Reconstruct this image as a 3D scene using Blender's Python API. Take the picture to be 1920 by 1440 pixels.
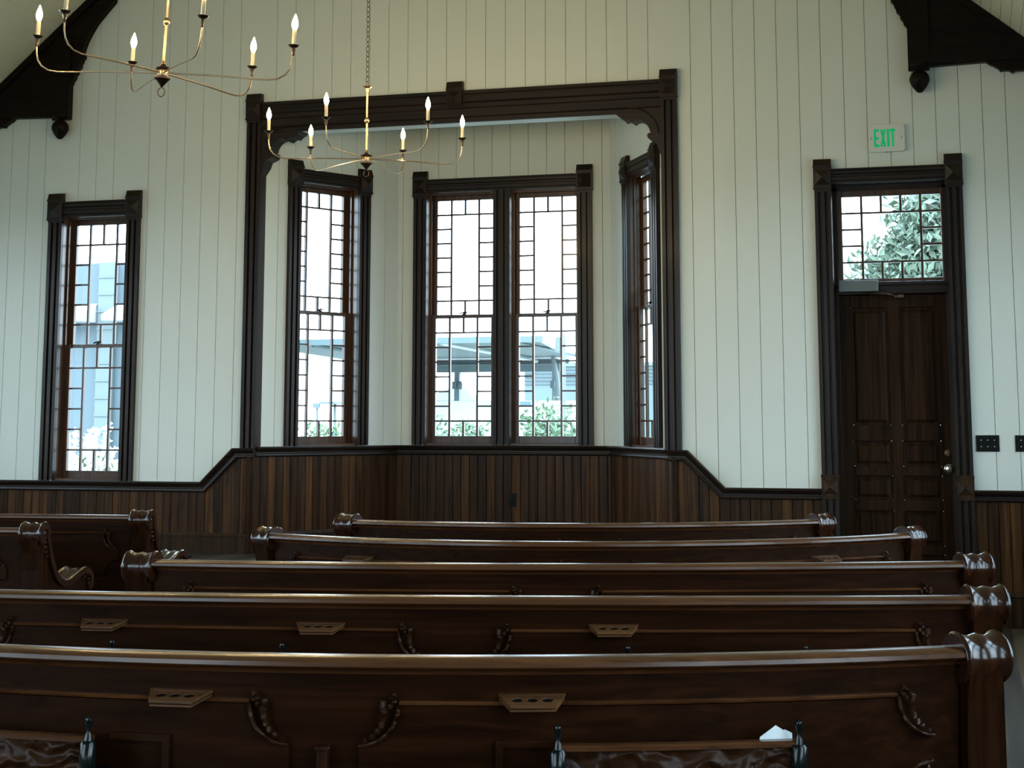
import bpy, math, random
from mathutils import Vector, Matrix, noise
from mathutils.geometry import tessellate_polygon
PI = math.pi
random.seed(7)
SC = bpy.context.scene
for o in list(bpy.data.objects):
    bpy.data.objects.remove(o)
C = SC.collection

# ------------------------------------------------------------------ camera
YAW, PITCH = 0.2769, 0.1374
cam_d = bpy.data.cameras.new('camera')
cam = bpy.data.objects.new('camera', cam_d)
C.objects.link(cam)
cam.location = (0.0, -10.622, 1.25)
cam.rotation_euler = (PI / 2 + PITCH, 0, YAW)
cam_d.sensor_fit = 'HORIZONTAL'
cam_d.sensor_width = 36.0
cam_d.lens = 3012.06 / 1920 * 36.0
cam_d.shift_y = -(720 - 377.5) / 1920      # the frame is the lower part of the lens's picture
cam_d.clip_start = 0.05
cam_d.clip_end = 400
SC.camera = cam

# ------------------------------------------------------------------ world, view
W = bpy.data.worlds.new('sky')
SC.world = W
W.use_nodes = True
nt = W.node_tree
nt.nodes.clear()
tc = nt.nodes.new('ShaderNodeTexCoord')
sp = nt.nodes.new('ShaderNodeSeparateXYZ')
rp = nt.nodes.new('ShaderNodeValToRGB')
rp.color_ramp.elements[0].position = 0.0
rp.color_ramp.elements[0].color = (0.70, 0.88, 1.0, 1)
rp.color_ramp.elements[1].position = 0.7
rp.color_ramp.elements[1].color = (0.54, 0.79, 1.0, 1)
bg = nt.nodes.new('ShaderNodeBackground')
bg.inputs['Strength'].default_value = 9.0
wo = nt.nodes.new('ShaderNodeOutputWorld')
nt.links.new(tc.outputs['Generated'], sp.inputs[0])
nt.links.new(sp.outputs['Z'], rp.inputs[0])
nt.links.new(rp.outputs[0], bg.inputs['Color'])
nt.links.new(bg.outputs[0], wo.inputs[0])

SC.view_settings.view_transform = 'Standard'
SC.view_settings.look = 'None'
SC.view_settings.gamma = 1
SC.view_settings.use_curve_mapping = False
SC.view_settings.exposure = 0.3
BULB = 560.0

cy = SC.cycles
cy.max_bounces = 9
cy.diffuse_bounces = 5
cy.glossy_bounces = 4
cy.transparent_max_bounces = 24
cy.sample_clamp_indirect = 4.0
cy.caustics_reflective = False
cy.caustics_refractive = False
cy.use_denoising = True

# ------------------------------------------------------------------ materials
def lk(t, a, b):
    t.links.new(a, b)

def new_mat(name):
    m = bpy.data.materials.new(name)
    m.use_nodes = True
    t = m.node_tree
    return m, t, t.nodes['Principled BSDF']

def plain(name, col, rough=0.5, metal=0.0, spec=0.5, nscale=0, namt=0.0, bump=0.0, emit=None):
    m, t, p = new_mat(name)
    p.inputs['Base Color'].default_value = (*col, 1)
    p.inputs['Roughness'].default_value = rough
    p.inputs['Metallic'].default_value = metal
    p.inputs['Specular IOR Level'].default_value = spec
    if emit:
        p.inputs['Emission Color'].default_value = (*emit[0], 1)
        p.inputs['Emission Strength'].default_value = emit[1]
    if nscale:
        c = t.nodes.new('ShaderNodeTexCoord')
        n = t.nodes.new('ShaderNodeTexNoise')
        n.inputs['Scale'].default_value = nscale
        n.inputs['Detail'].default_value = 5
        lk(t, c.outputs['Object'], n.inputs['Vector'])
        if namt:
            mx = t.nodes.new('ShaderNodeMix')
            mx.data_type = 'RGBA'
            mx.inputs[6].default_value = (*[v * (1 - namt) for v in col], 1)
            mx.inputs[7].default_value = (*[min(1, v * (1 + namt)) for v in col], 1)
            lk(t, n.outputs['Fac'], mx.inputs[0])
            lk(t, mx.outputs[2], p.inputs['Base Color'])
        if bump:
            b = t.nodes.new('ShaderNodeBump')
            b.inputs['Strength'].default_value = bump
            b.inputs['Distance'].default_value = 0.01
            lk(t, n.outputs['Fac'], b.inputs['Height'])
            lk(t, b.outputs[0], p.inputs['Normal'])
    return m

def wood(name, dark, light, axis, rough=0.35, coat=0.0, gs=1.0, bump=0.12, board=None, phase=0.0, carve=False, spec=0.5):
    """grain runs along 'axis' of the object's own space; board = width of separately coloured boards along x"""
    m, t, p = new_mat(name)
    c = t.nodes.new('ShaderNodeTexCoord')
    mp = t.nodes.new('ShaderNodeMapping')
    s = [38 * gs, 38 * gs, 38 * gs]
    s['xyz'.index(axis)] = 1.6 * gs
    mp.inputs['Scale'].default_value = s
    lk(t, c.outputs['Object'], mp.inputs[0])
    n = t.nodes.new('ShaderNodeTexNoise')
    n.inputs['Scale'].default_value = 1.0
    n.inputs['Detail'].default_value = 6
    n.inputs['Roughness'].default_value = 0.62
    n.inputs['Distortion'].default_value = 0.6
    lk(t, mp.outputs[0], n.inputs['Vector'])
    r = t.nodes.new('ShaderNodeValToRGB')
    r.color_ramp.elements[0].position = 0.32
    r.color_ramp.elements[0].color = (*dark, 1)
    r.color_ramp.elements[1].position = 0.72
    r.color_ramp.elements[1].color = (*light, 1)
    lk(t, n.outputs['Fac'], r.inputs[0])
    out = r.outputs[0]
    if board:
        sx = t.nodes.new('ShaderNodeSeparateXYZ')
        lk(t, c.outputs['Object'], sx.inputs[0])
        a = t.nodes.new('ShaderNodeMath'); a.operation = 'SUBTRACT'; a.inputs[1].default_value = phase
        d = t.nodes.new('ShaderNodeMath'); d.operation = 'DIVIDE'; d.inputs[1].default_value = board
        f = t.nodes.new('ShaderNodeMath'); f.operation = 'FLOOR'
        wn = t.nodes.new('ShaderNodeTexWhiteNoise'); wn.noise_dimensions = '1D'
        lk(t, sx.outputs['X'], a.inputs[0]); lk(t, a.outputs[0], d.inputs[0]); lk(t, d.outputs[0], f.inputs[0])
        lk(t, f.outputs[0], wn.inputs['W'])
        hr = t.nodes.new('ShaderNodeValToRGB')
        e = hr.color_ramp.elements
        e[0].position = 0.0; e[0].color = (0.55, 0.50, 0.46, 1)
        e[1].position = 1.0; e[1].color = (1.65, 1.40, 1.05, 1)
        e2 = hr.color_ramp.elements.new(0.6); e2.color = (0.92, 0.84, 0.76, 1)
        lk(t, wn.outputs['Value'], hr.inputs[0])
        mu = t.nodes.new('ShaderNodeMix'); mu.data_type = 'RGBA'; mu.blend_type = 'MULTIPLY'
        mu.inputs[0].default_value = 1
        lk(t, out, mu.inputs[6]); lk(t, hr.outputs[0], mu.inputs[7])
        out = mu.outputs[2]
    lk(t, out, p.inputs['Base Color'])
    p.inputs['Roughness'].default_value = rough
    p.inputs['Coat Weight'].default_value = coat
    p.inputs['Specular IOR Level'].default_value = spec
    p.inputs['Coat Roughness'].default_value = 0.13
    b = t.nodes.new('ShaderNodeBump')
    b.inputs['Strength'].default_value = bump
    b.inputs['Distance'].default_value = 0.003
    lk(t, n.outputs['Fac'], b.inputs['Height'])
    if carve:
        v = t.nodes.new('ShaderNodeTexVoronoi'); v.inputs['Scale'].default_value = 42
        v.feature = 'SMOOTH_F1'
        w2 = t.nodes.new('ShaderNodeTexWave'); w2.wave_type = 'RINGS'; w2.inputs['Scale'].default_value = 9
        w2.inputs['Distortion'].default_value = 9; w2.inputs['Detail Scale'].default_value = 1.4
        lk(t, c.outputs['Object'], v.inputs['Vector']); lk(t, c.outputs['Object'], w2.inputs['Vector'])
        ad = t.nodes.new('ShaderNodeMath'); ad.operation = 'MULTIPLY'
        lk(t, v.outputs['Distance'], ad.inputs[0]); lk(t, w2.outputs['Fac'], ad.inputs[1])
        b2 = t.nodes.new('ShaderNodeBump'); b2.inputs['Strength'].default_value = 1.0; b2.inputs['Distance'].default_value = 0.02
        lk(t, ad.outputs[0], b2.inputs['Height']); lk(t, b.outputs[0], b2.inputs['Normal'])
        lk(t, b2.outputs[0], p.inputs['Normal'])
    else:
        lk(t, b.outputs[0], p.inputs['Normal'])
    return m

WALL = plain('white_paint', (0.645, 0.678, 0.612), 0.55, nscale=3, namt=0.03, bump=0.02)
SOFF = plain('cream_paint', (0.66, 0.66, 0.60), 0.5)
CEIL = plain('ceiling_paint', (0.62, 0.61, 0.47), 0.6, nscale=3, namt=0.03)
D1, L1 = (0.0065, 0.0040, 0.0025), (0.027, 0.0155, 0.0095)
TRV = wood('trim_wood_upright', D1, L1, 'z', 0.38, 0.03, spec=0.22)
TRH = wood('trim_wood_level', D1, L1, 'x', 0.38, 0.03, spec=0.22)
TRP = wood('plinth_wood', (0.010, 0.0055, 0.003), (0.055, 0.028, 0.013), 'z', 0.4, 0.0, spec=0.1)
SAV = wood('sash_wood_upright', (0.024, 0.0105, 0.005), (0.105, 0.046, 0.021), 'z', 0.32, 0.2, spec=0.35)
SAH = wood('sash_wood_level', (0.024, 0.0105, 0.005), (0.105, 0.046, 0.021), 'x', 0.32, 0.2, spec=0.35)
WSC = wood('wainscot_wood', (0.012, 0.0060, 0.0024), (0.085, 0.042, 0.0165), 'z', 0.42, 0.04, board=0.067, spec=0.12)
DOORV = wood('door_wood_upright', (0.0065, 0.0032, 0.0014), (0.036, 0.0165, 0.0065), 'z', 0.42, 0.0, spec=0.05)
DOORH = wood('door_wood_level', (0.004, 0.0024, 0.0014), (0.018, 0.0095, 0.005), 'x', 0.38, 0.03, spec=0.12)
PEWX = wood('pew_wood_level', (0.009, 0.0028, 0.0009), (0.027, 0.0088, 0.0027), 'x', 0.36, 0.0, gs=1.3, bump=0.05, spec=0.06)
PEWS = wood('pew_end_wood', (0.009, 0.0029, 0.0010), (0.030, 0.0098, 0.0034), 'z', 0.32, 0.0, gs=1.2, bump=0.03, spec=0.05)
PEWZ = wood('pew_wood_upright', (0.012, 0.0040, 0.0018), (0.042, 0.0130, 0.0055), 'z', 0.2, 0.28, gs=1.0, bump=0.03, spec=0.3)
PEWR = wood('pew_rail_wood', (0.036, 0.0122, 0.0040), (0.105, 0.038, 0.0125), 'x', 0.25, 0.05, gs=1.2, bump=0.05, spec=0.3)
PEWC = wood('pew_carved_wood', (0.014, 0.0052, 0.0019), (0.050, 0.0190, 0.007), 'x', 0.4, 0.0, gs=1.2, bump=0.06, carve=True, spec=0.15)
CUPW = wood('cup_shelf_wood', (0.050, 0.021, 0.008), (0.15, 0.064, 0.024), 'x', 0.36, 0.05, gs=1.2, spec=0.25)
FLOORM = wood('floor_wood', (0.030, 0.025, 0.019), (0.085, 0.070, 0.055), 'y', 0.5, 0.0, gs=0.7, board=0.09, bump=0.2, spec=0.3)
TRUSS = wood('truss_wood', (0.004, 0.0026, 0.0018), (0.014, 0.0085, 0.0055), 'x', 0.45, 0.0, spec=0.1)
BRASS = plain('aged_brass', (0.42, 0.31, 0.19), 0.34, 1.0, nscale=60, namt=0.35, bump=0.1)
DBRASS = plain('dark_bronze', (0.10, 0.065, 0.04), 0.4, 1.0)
IRON = plain('dark_green_iron', (0.003, 0.006, 0.0055), 0.16, 0.0, spec=0.3)
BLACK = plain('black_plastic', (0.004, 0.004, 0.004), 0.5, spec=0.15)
METAL = plain('grey_metal', (0.30, 0.32, 0.31), 0.4, 0.7)
TEAL = plain('closer_grey', (0.10, 0.125, 0.118), 0.45, 0.2)
CANDLE = plain('candle_sleeve_cream', (0.70, 0.60, 0.42), 0.5)
BULBM = plain('lit_bulb', (1, 0.8, 0.5), 0.4, emit=((1.0, 0.71, 0.33), BULB))
PLASTIC = plain('sign_plastic', (0.66, 0.66, 0.62), 0.45)
GREEN = plain('green_sign_letters', (0.0, 0.06, 0.02), 0.6, spec=0.1, emit=((0.0, 0.50, 0.15), 0.55))
GREYM = plain('grey_print', (0.25, 0.36, 0.30), 0.5)
PAPER = plain('paper_white', (0.75, 0.8, 0.8), 0.7)
CHROME = plain('knob_chrome', (0.75, 0.72, 0.62), 0.16, 1.0)

def glass_mat():
    m = bpy.data.materials.new('window_glass')
    m.use_nodes = True
    t = m.node_tree
    t.nodes.clear()
    tr = t.nodes.new('ShaderNodeBsdfTransparent')
    gl = t.nodes.new('ShaderNodeBsdfGlossy'); gl.inputs['Roughness'].default_value = 0.02
    fr = t.nodes.new('ShaderNodeFresnel'); fr.inputs['IOR'].default_value = 1.15
    mx = t.nodes.new('ShaderNodeMixShader')
    o = t.nodes.new('ShaderNodeOutputMaterial')
    lk(t, fr.outputs[0], mx.inputs[0]); lk(t, tr.outputs[0], mx.inputs[1]); lk(t, gl.outputs[0], mx.inputs[2])
    lk(t, mx.outputs[0], o.inputs[0])
    return m
GLASS = glass_mat()
# outdoors
G_ROOF = plain('pavilion_paint', (0.095, 0.13, 0.135), 0.6)
G_SOFF = plain('pavilion_ceiling', (0.13, 0.15, 0.15), 0.7)
G_WHITE = plain('white_paint_outside', (0.5, 0.5, 0.5), 0.6)
G_HOUSE = plain('grey_blue_siding', (0.085, 0.11, 0.125), 0.7)
G_SIDE = plain('pale_siding', (0.12, 0.145, 0.145), 0.7)
G_BLUE = plain('blue_paint', (0.13, 0.22, 0.27), 0.5)
G_TENT = plain('pale_canvas', (0.12, 0.15, 0.16), 0.8)
G_DARK = plain('dark_grey_paint', (0.07, 0.095, 0.10), 0.7)
LEAF = plain('leaf_green', (0.12, 0.19, 0.10), 0.5, nscale=1.3, namt=0.5)
LEAF2 = plain('magnolia_leaf', (0.13, 0.17, 0.12), 0.35, nscale=2.0, namt=0.5)
FLOWER = plain('white_blossom', (0.75, 0.75, 0.70), 0.7)
BARK = plain('bark', (0.12, 0.09, 0.07), 0.9)
GRASS = plain('pale_ground', (0.31, 0.33, 0.30), 0.9, nscale=2, namt=0.3)

# ------------------------------------------------------------------ mesh builder
class MB:
    def __init__(s):
        s.v = []; s.f = []
    def add(s, vs, fs):
        b = len(s.v)
        s.v += [tuple(p) for p in vs]
        s.f += [tuple(i + b for i in f) for f in fs]
    def box(s, x0, x1, y0, y1, z0, z1, nx=1):
        xs = [x0 + (x1 - x0) * i / nx for i in range(nx + 1)]
        vs = []
        for x in xs:
            vs += [(x, y0, z0), (x, y1, z0), (x, y1, z1), (x, y0, z1)]
        fs = [(0, 1, 2, 3)]
        for i in range(nx):
            a = 4 * i; b = a + 4
            for k in range(4):
                k2 = (k + 1) % 4
                fs.append((a + k2, a + k, b + k, b + k2))
        e = 4 * nx
        fs.append((e + 3, e + 2, e + 1, e))
        s.add(vs, fs)
    def loft(s, rings, closed=True, caps=True):
        n = len(rings[0]); vs = []; fs = []
        for r in rings:
            vs += list(r)
        for i in range(len(rings) - 1):
            for k in range(n if closed else n - 1):
                k2 = (k + 1) % n
                fs.append((i * n + k, i * n + k2, (i + 1) * n + k2, (i + 1) * n + k))
        if caps and closed:
            fs.append(tuple(range(n))[::-1])
            fs.append(tuple((len(rings) - 1) * n + k for k in range(n)))
        s.add(vs, fs)
    def ext(s, poly, a0, a1, axis='y', n=1):
        """extrude a closed 2-D outline along an axis. axis y: (x,z); axis x: (y,z); axis z: (x,y)"""
        def P(p, a):
            if axis == 'y': return (p[0], a, p[1])
            if axis == 'x': return (a, p[0], p[1])
            return (p[0], p[1], a)
        rings = [[P(p, a0 + (a1 - a0) * i / n) for p in poly] for i in range(n + 1)]
        m = len(poly); vs = []; fs = []
        for r in rings: vs += r
        for i in range(n):
            for k in range(m):
                k2 = (k + 1) % m
                fs.append((i * m + k, i * m + k2, (i + 1) * m + k2, (i + 1) * m + k))
        tr = tessellate_polygon([[Vector((p[0], p[1], 0)) for p in poly]])
        for t_ in tr:
            fs.append(tuple(t_)[::-1]); fs.append(tuple(n * m + i for i in t_))
        s.add(vs, fs)
    def lathe(s, prof, c, n=16, axis='z'):
        """prof: (radius, height) list"""
        rings = []
        for r, h in prof:
            ring = []
            for k in range(n):
                a = 2 * PI * k / n
                p = (r * math.cos(a), r * math.sin(a))
                if axis == 'z': q = (c[0] + p[0], c[1] + p[1], c[2] + h)
                elif axis == 'y': q = (c[0] + p[0], c[1] + h, c[2] + p[1])
                else: q = (c[0] + h, c[1] + p[0], c[2] + p[1])
                ring.append(q)
            rings.append(ring)
        s.loft(rings)
    def tube(s, pts, r, n=8, closed=False):
        pts = [Vector(p) for p in pts]
        m = len(pts); rings = []
        up = Vector((0.13, 0.21, 0.97)).normalized()
        prev = None
        for i, p in enumerate(pts):
            if closed: d = pts[(i + 1) % m] - pts[i - 1]
            else: d = pts[min(i + 1, m - 1)] - pts[max(i - 1, 0)]
            d.normalize()
            u = (prev - d * prev.dot(d)) if prev is not None else d.cross(up)
            if u.length < 1e-5: u = d.cross(Vector((1, 0, 0)))
            u.normalize(); prev = u
            w = d.cross(u)
            rr = r[i] if isinstance(r, (list, tuple)) else r
            rings.append([p + (u * math.cos(2 * PI * k / n) + w * math.sin(2 * PI * k / n)) * rr for k in range(n)])
        if closed:
            rings.append(rings[0])
            s.loft(rings, caps=False)
        else:
            s.loft(rings)
    def blob(s, c, rx, ry, rz, n=8, m=5):
        rings = []
        for i in range(1, m):
            a = PI * i / m
            rings.append([(c[0] + rx * math.sin(a) * math.cos(2 * PI * k / n), c[1] + ry * math.sin(a) * math.sin(2 * PI * k / n), c[2] - rz * math.cos(a)) for k in range(n)])
        s.loft(rings)
    def warp(s, fn):
        s.v = [tuple(fn(*p)) for p in s.v]
    def build(s, name, mat, parent=None, smooth=False, bevel=0.0, angle=35):
        me = bpy.data.meshes.new(name)
        me.from_pydata(s.v, [], s.f)
        me.validate()
        me.materials.append(mat)
        import bmesh
        bm = bmesh.new(); bm.from_mesh(me)
        bmesh.ops.recalc_face_normals(bm, faces=bm.faces)
        bm.to_mesh(me); bm.free()
        o = bpy.data.objects.new(name, me)
        C.objects.link(o)
        if parent: o.parent = parent
        if smooth:
            me.polygons.foreach_set('use_smooth', [True] * len(me.polygons))
            try:
                me.set_sharp_from_angle(angle=math.radians(angle))
            except Exception:
                pass
        if bevel:
            b = o.modifiers.new('bevel', 'BEVEL'); b.width = bevel; b.segments = 2; b.limit_method = 'ANGLE'
        me.update()
        return o

def tag(o, label=None, cat=None, group=None, kind=None):
    if label: o['label'] = label
    if cat: o['category'] = cat
    if group: o['group'] = group
    if kind: o['kind'] = kind
    return o

def empty(name, loc=(0, 0, 0), rz=0.0, **k):
    o = bpy.data.objects.new(name, None)
    o.empty_display_size = 0.1
    C.objects.link(o)
    o.location = loc; o.rotation_euler = (0, 0, rz)
    return tag(o, **k)

def copy_tree(o, parent=None):
    c = o.copy(); C.objects.link(c)
    if parent: c.parent = parent
    for ch in list(o.children):
        copy_tree(ch, c)
    return c

# ------------------------------------------------------------------ room numbers
D = 1.1735                     # depth of the bay
S60 = math.sqrt(3) / 2
BLX, BRX = -4.279, -2.579      # back corners of the bay
SPL = D / S60                  # length of a splayed bay wall
XL, XR, YB = -8.016, 1.184, -14.0
RX, RZ, RS = -3.416, 6.93, 0.845
def roof(x): return RZ - RS * abs(x - RX)
FR = {'main': ((0, 0, 0), 0.0), 'back': ((0, D, 0), 0.0), 'left': ((BLX, D, 0), PI / 3), 'right': ((BRX, D, 0), -PI / 3),
      'west': ((XL, 0, 0), PI / 2), 'east': ((XR, 0, 0), -PI / 2), 'rear': ((0, YB, 0), PI)}
def frame(key): return FR[key]

def panel(mb, x0, x1, zb, zt, period, phase, gw=0.0055, gd=0.009, y=0.0):
    """tongue and groove boards; real V grooves; facing -y"""
    if not callable(zb): zb = (lambda q: (lambda x: q))(zb)
    if not callable(zt): zt = (lambda q: (lambda x: q))(zt)
    pts = [(x0, y)]
    k = math.ceil((x0 + gw - phase) / period)
    while phase + k * period < x1 - gw:
        g = phase + k * period
        pts += [(g - gw / 2, y), (g, y + gd), (g + gw / 2, y)]
        k += 1
    if x0 < RX < x1 and period > 0.1: pts.append((RX, y))
    if x0 < -RX < x1 and period > 0.1: pts.append((-RX, y))
    pts.append((x1, y))
    pts.sort(key=lambda p: p[0])
    vs = []; fs = []
    for i, (x, yy) in enumerate(pts):
        vs += [(x, yy, zb(x)), (x, yy, zt(x))]
        if i: fs.append((2 * i - 2, 2 * i, 2 * i + 1, 2 * i - 1))
    mb.add(vs, fs)

def placed(o, key, kind='structure'):
    loc, rz = frame(key)
    o.location = loc; o.rotation_euler = (0, 0, rz)
    if kind: o['kind'] = kind
    return o

B, PH = 0.1455, -6.1228
# front wall (the one the camera looks at)
mb = MB()
G = roof
panel(mb, XL, -6.56, 0, G, B, PH)
panel(mb, -6.56, -5.98, 2.83, G, B, PH)
panel(mb, -6.56, -5.98, 0, 0.80, B, PH)
panel(mb, -5.98, -4.957, 0, G, B, PH)
panel(mb, -4.957, -1.902, 3.40, G, B, PH)
panel(mb, -1.902, -0.86, 0, G, B, PH)
panel(mb, -0.86, -0.09, 2.85, G, B, PH)
panel(mb, -0.09, XR, 0, G, B, PH)
placed(mb.build('wall_front', WALL), 'main')
BZ = 3.66
mb = MB(); panel(mb, BLX, -4.07, 0, BZ, B, -4.2408); panel(mb, -4.07, -3.49, 3.07, BZ, B, -4.2408); panel(mb, -4.07, -3.49, 0, 1.05, B, -4.2408)
panel(mb, -3.49, -3.38, 0, BZ, B, -4.2408); panel(mb, -3.38, -2.82, 3.07, BZ, B, -4.2408); panel(mb, -3.38, -2.82, 0, 1.05, B, -4.2408); panel(mb, -2.82, BRX, 0, BZ, B, -4.2408)
o = placed(mb.build('wall_bay_back', WALL), 'back')
mb = MB(); ph = -0.1337
panel(mb, -SPL, -0.97, 0, BZ, B, ph); panel(mb, -0.97, -0.39, 3.07, BZ, B, ph); panel(mb, -0.97, -0.39, 0, 1.05, B, ph); panel(mb, -0.39, 0, 0, BZ, B, ph)
placed(mb.build('wall_bay_left', WALL), 'left')
mb = MB(); ph = 0.1337
panel(mb, 1.040, SPL, 0, BZ, B, ph); panel(mb, 0.455, 1.040, 3.07, BZ, B, ph); panel(mb, 0.455, 1.040, 0, 1.05, B, ph); panel(mb, 0, 0.455, 0, BZ, B, ph)
placed(mb.build('wall_bay_right', WALL), 'right')
mb = MB()
mb.ext([(-4.957, 0.012), (BLX - 0.02, D + 0.02), (BRX + 0.02, D + 0.02), (-1.902, 0.012)], BZ - 0.01, BZ + 0.04, 'z')
o = mb.build('ceiling_bay', CEIL); o['kind'] = 'structure'

# unseen side and rear walls; window openings placed and sized to bring daylight in
def wall_with_holes(name, key, x0, x1, zt, holes):
    mb = MB(); cur = x0
    for a, b, z0, z1 in sorted(holes):
        panel(mb, cur, a, 0, zt, B, 0.03)
        panel(mb, a, b, 0, z0, B, 0.03); panel(mb, a, b, z1, zt, B, 0.03)
        cur = b
    panel(mb, cur, x1, 0, zt, B, 0.03)
    return placed(mb.build(name, WALL), key)
ZW = roof(XL)
west_c = [-12.3, -9.7, -7.1, -4.5, -1.9]        # y of the windows' centres
east_c = [-9.7, -7.1, -4.5, -1.9]
HW = 1.05
wall_with_holes('wall_left', 'west', YB, 0, ZW, [(c - HW, c + HW, 0.85, 2.8) for c in west_c])
wall_with_holes('wall_right', 'east', 0, -YB, ZW, [(-c - HW, -c + HW, 0.85, 2.8) for c in east_c])
rear_x = [3.416, 6.28]
mb = MB(); cur = -XR
rz_ = lambda x: roof(-x)
for c in rear_x:
    panel(mb, cur, c - 1.1, 0, rz_, B, 0.03); panel(mb, c - 1.1, c + 1.1, 0, 0.85, B, 0.03); panel(mb, c - 1.1, c + 1.1, 3.2, rz_, B, 0.03); cur = c + 1.1
panel(mb, cur, -XL, 0, rz_, B, 0.03)
placed(mb.build('wall_rear', WALL), 'rear')

# ceiling: two board slopes, grooves running front to back
mb = MB()
for sgn in (-1, 1):
    xe = XL if sgn < 0 else XR
    L = math.hypot(xe - RX, RS * (xe - RX))
    c_, s_ = 1 / math.hypot(1, RS), RS / math.hypot(1, RS)
    pr = [(0.0, 0.0)]; k = 1
    while k * 0.0765 < L - 0.01:
        g = k * 0.0765
        pr += [(g - 0.003, 0), (g, 0.004), (g + 0.003, 0)]; k += 1
    pr.append((L + 0.02, 0))
    vs = []; fs = []
    for i, (l, dpt) in enumerate(pr):
        x = RX + sgn * (l * c_ + dpt * s_); z = RZ - l * s_ + dpt * c_
        vs += [(x, YB, z), (x, 0.0, z)]
        if i: fs.append((2 * i - 2, 2 * i - 1, 2 * i + 1, 2 * i))
    mb.add(vs, fs)
o = mb.build('ceiling', CEIL); o['kind'] = 'structure'

# floor, chancel platform
mb = MB(); mb.box(XL - 0.3, XR + 0.3, YB - 0.3, 0.3, -0.12, 0.0)
o = mb.build('floor', FLOORM); o['kind'] = 'structure'
PZ = 0.338
mb = MB()
mb.ext([(XL, -0.62), (-1.62, -0.62), (-1.62, -0.001), (-1.90, 0.0), (BRX, D), (BLX, D), (-4.957, 0.0), (XL, -0.001)], 0.0, PZ, 'z')
mb.ext([(XL, -0.92), (-1.35, -0.92), (-1.35, -0.30), (-1.62, -0.30), (-1.62, -0.62), (XL, -0.62)], 0.0, PZ / 2, 'z')
o = mb.build('floor_platform', FLOORM); o['kind'] = 'structure'

# ------------------------------------------------------------------ wainscot, rails, baseboards
def zrail(x):   # top of the dado on the front wall
    if x < -5.322: return 0.78
    if x < -5.077: return 0.78 + (x + 5.322) / 0.245 * 0.239
    if x < -1.813: return 1.02
    if x < -1.567: return 1.02 - (x + 1.813) / 0.246 * 0.239
    return 0.78
def wains(name, key, pieces, top):
    mb = MB()
    for x0, x1 in pieces:
        brk = [x0] + [b for b in (-5.322, -5.077, -1.813, -1.567) if key == 'main' and x0 < b < x1] + [x1]
        for a, b in zip(brk, brk[1:]):
            panel(mb, a, b, 0, top, 0.067, 0.0, gw=0.008, gd=0.006, y=-0.012)
    return placed(mb.build(name, WSC), key)
wains('trim_1', 'main', [(XL, -4.957), (-1.902, -0.945), (-0.007, XR)], zrail)
wains('trim_2', 'back', [(BLX, BRX)], lambda x: 1.03)
wains('trim_3', 'left', [(-SPL, 0)], lambda x: 1.03)
wains('trim_4', 'right', [(0, SPL)], lambda x: 1.03)
wains('trim_5', 'west', [(YB, 0)], lambda x: 0.78)
wains('trim_6', 'east', [(0, -YB)], lambda x: 0.78)
wains('trim_7', 'rear', [(-XR, -XL)], lambda x: 0.78)

RAILP = [(0, 0), (0, -0.050), (0.008, -0.056), (0.018, -0.052), (0.021, -0.038), (0.030, -0.034), (0.038, -0.024), (0.050, -0.024),
         (0.053, -0.034), (0.062, -0.036), (0.070, -0.030), (0.073, -0.014), (0.073, 0)]
def sweep_wall(mb, path, prof):
    n = len(path); rings = []
    for i, (x, z) in enumerate(path):
        d0 = Vector((path[i][0] - path[i - 1][0], path[i][1] - path[i - 1][1])).normalized() if i else None
        d1 = Vector((path[i + 1][0] - x, path[i + 1][1] - z)).normalized() if i < n - 1 else None
        d0 = d0 or d1; d1 = d1 or d0
        t_ = (d0 + d1).normalized()
        nn = Vector((t_.y, -t_.x))            # pointing down
        k = 1 / max(0.3, t_.dot(d0))
        rings.append([(x + nn.x * dn * k, yo, z + nn.y * dn * k) for dn, yo in prof])
    mb.loft(rings)
def rail(name, key, paths):
    mb = MB()
    for p in paths: sweep_wall(mb, p, RAILP)
    return placed(mb.build(name, TRH, smooth=True, angle=30), key)
rail('trim_8', 'main', [[(XL, 0.836), (-5.322, 0.836), (-5.077, 1.076), (-4.915, 1.076)], [(-1.945, 1.076), (-1.813, 1.076), (-1.567, 0.836), (-0.948, 0.836)], [(-0.006, 0.836), (XR, 0.836)]])
rail('trim_9', 'back', [[(BLX, 1.085), (BRX, 1.085)]])
rail('trim_10', 'left', [[(-SPL + 0.03, 1.085), (0, 1.085)]])
rail('trim_11', 'right', [[(0, 1.085), (SPL - 0.03, 1.085)]])
rail('trim_12', 'west', [[(YB, 0.836), (0, 0.836)]])
rail('trim_13', 'east', [[(0, 0.836), (-YB, 0.836)]])
def baseb(name, key, pieces):
    mb = MB()
    for x0, x1, z0, z1 in pieces:
        mb.box(x0, x1, -0.032, -0.0125, z0, z1)
        mb.ext([(-0.040, z1), (-0.028, z1 + 0.022), (-0.0125, z1 + 0.022), (-0.0125, z1)], x0, x1, 'x')
    return placed(mb.build(name, TRP), key)
baseb('baseboard_front', 'main', [(XL, -4.95, PZ, PZ + 0.12), (-1.90, -1.62, PZ, PZ + 0.12), (-1.62, -0.945, 0, 0.19), (-0.007, XR, 0, 0.19)])
baseb('baseboard_bay_back', 'back', [(BLX + 0.02, BRX - 0.02, PZ, PZ + 0.12)])
baseb('baseboard_bay_left', 'left', [(-SPL + 0.04, -0.02, PZ, PZ + 0.12)])
baseb('baseboard_bay_right', 'right', [(0.02, SPL - 0.04, PZ, PZ + 0.12)])
baseb('baseboard_left', 'west', [(YB, -0.95, 0, 0.19)])
baseb('baseboard_right', 'east', [(0.05, -YB, 0, 0.19)])

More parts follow.
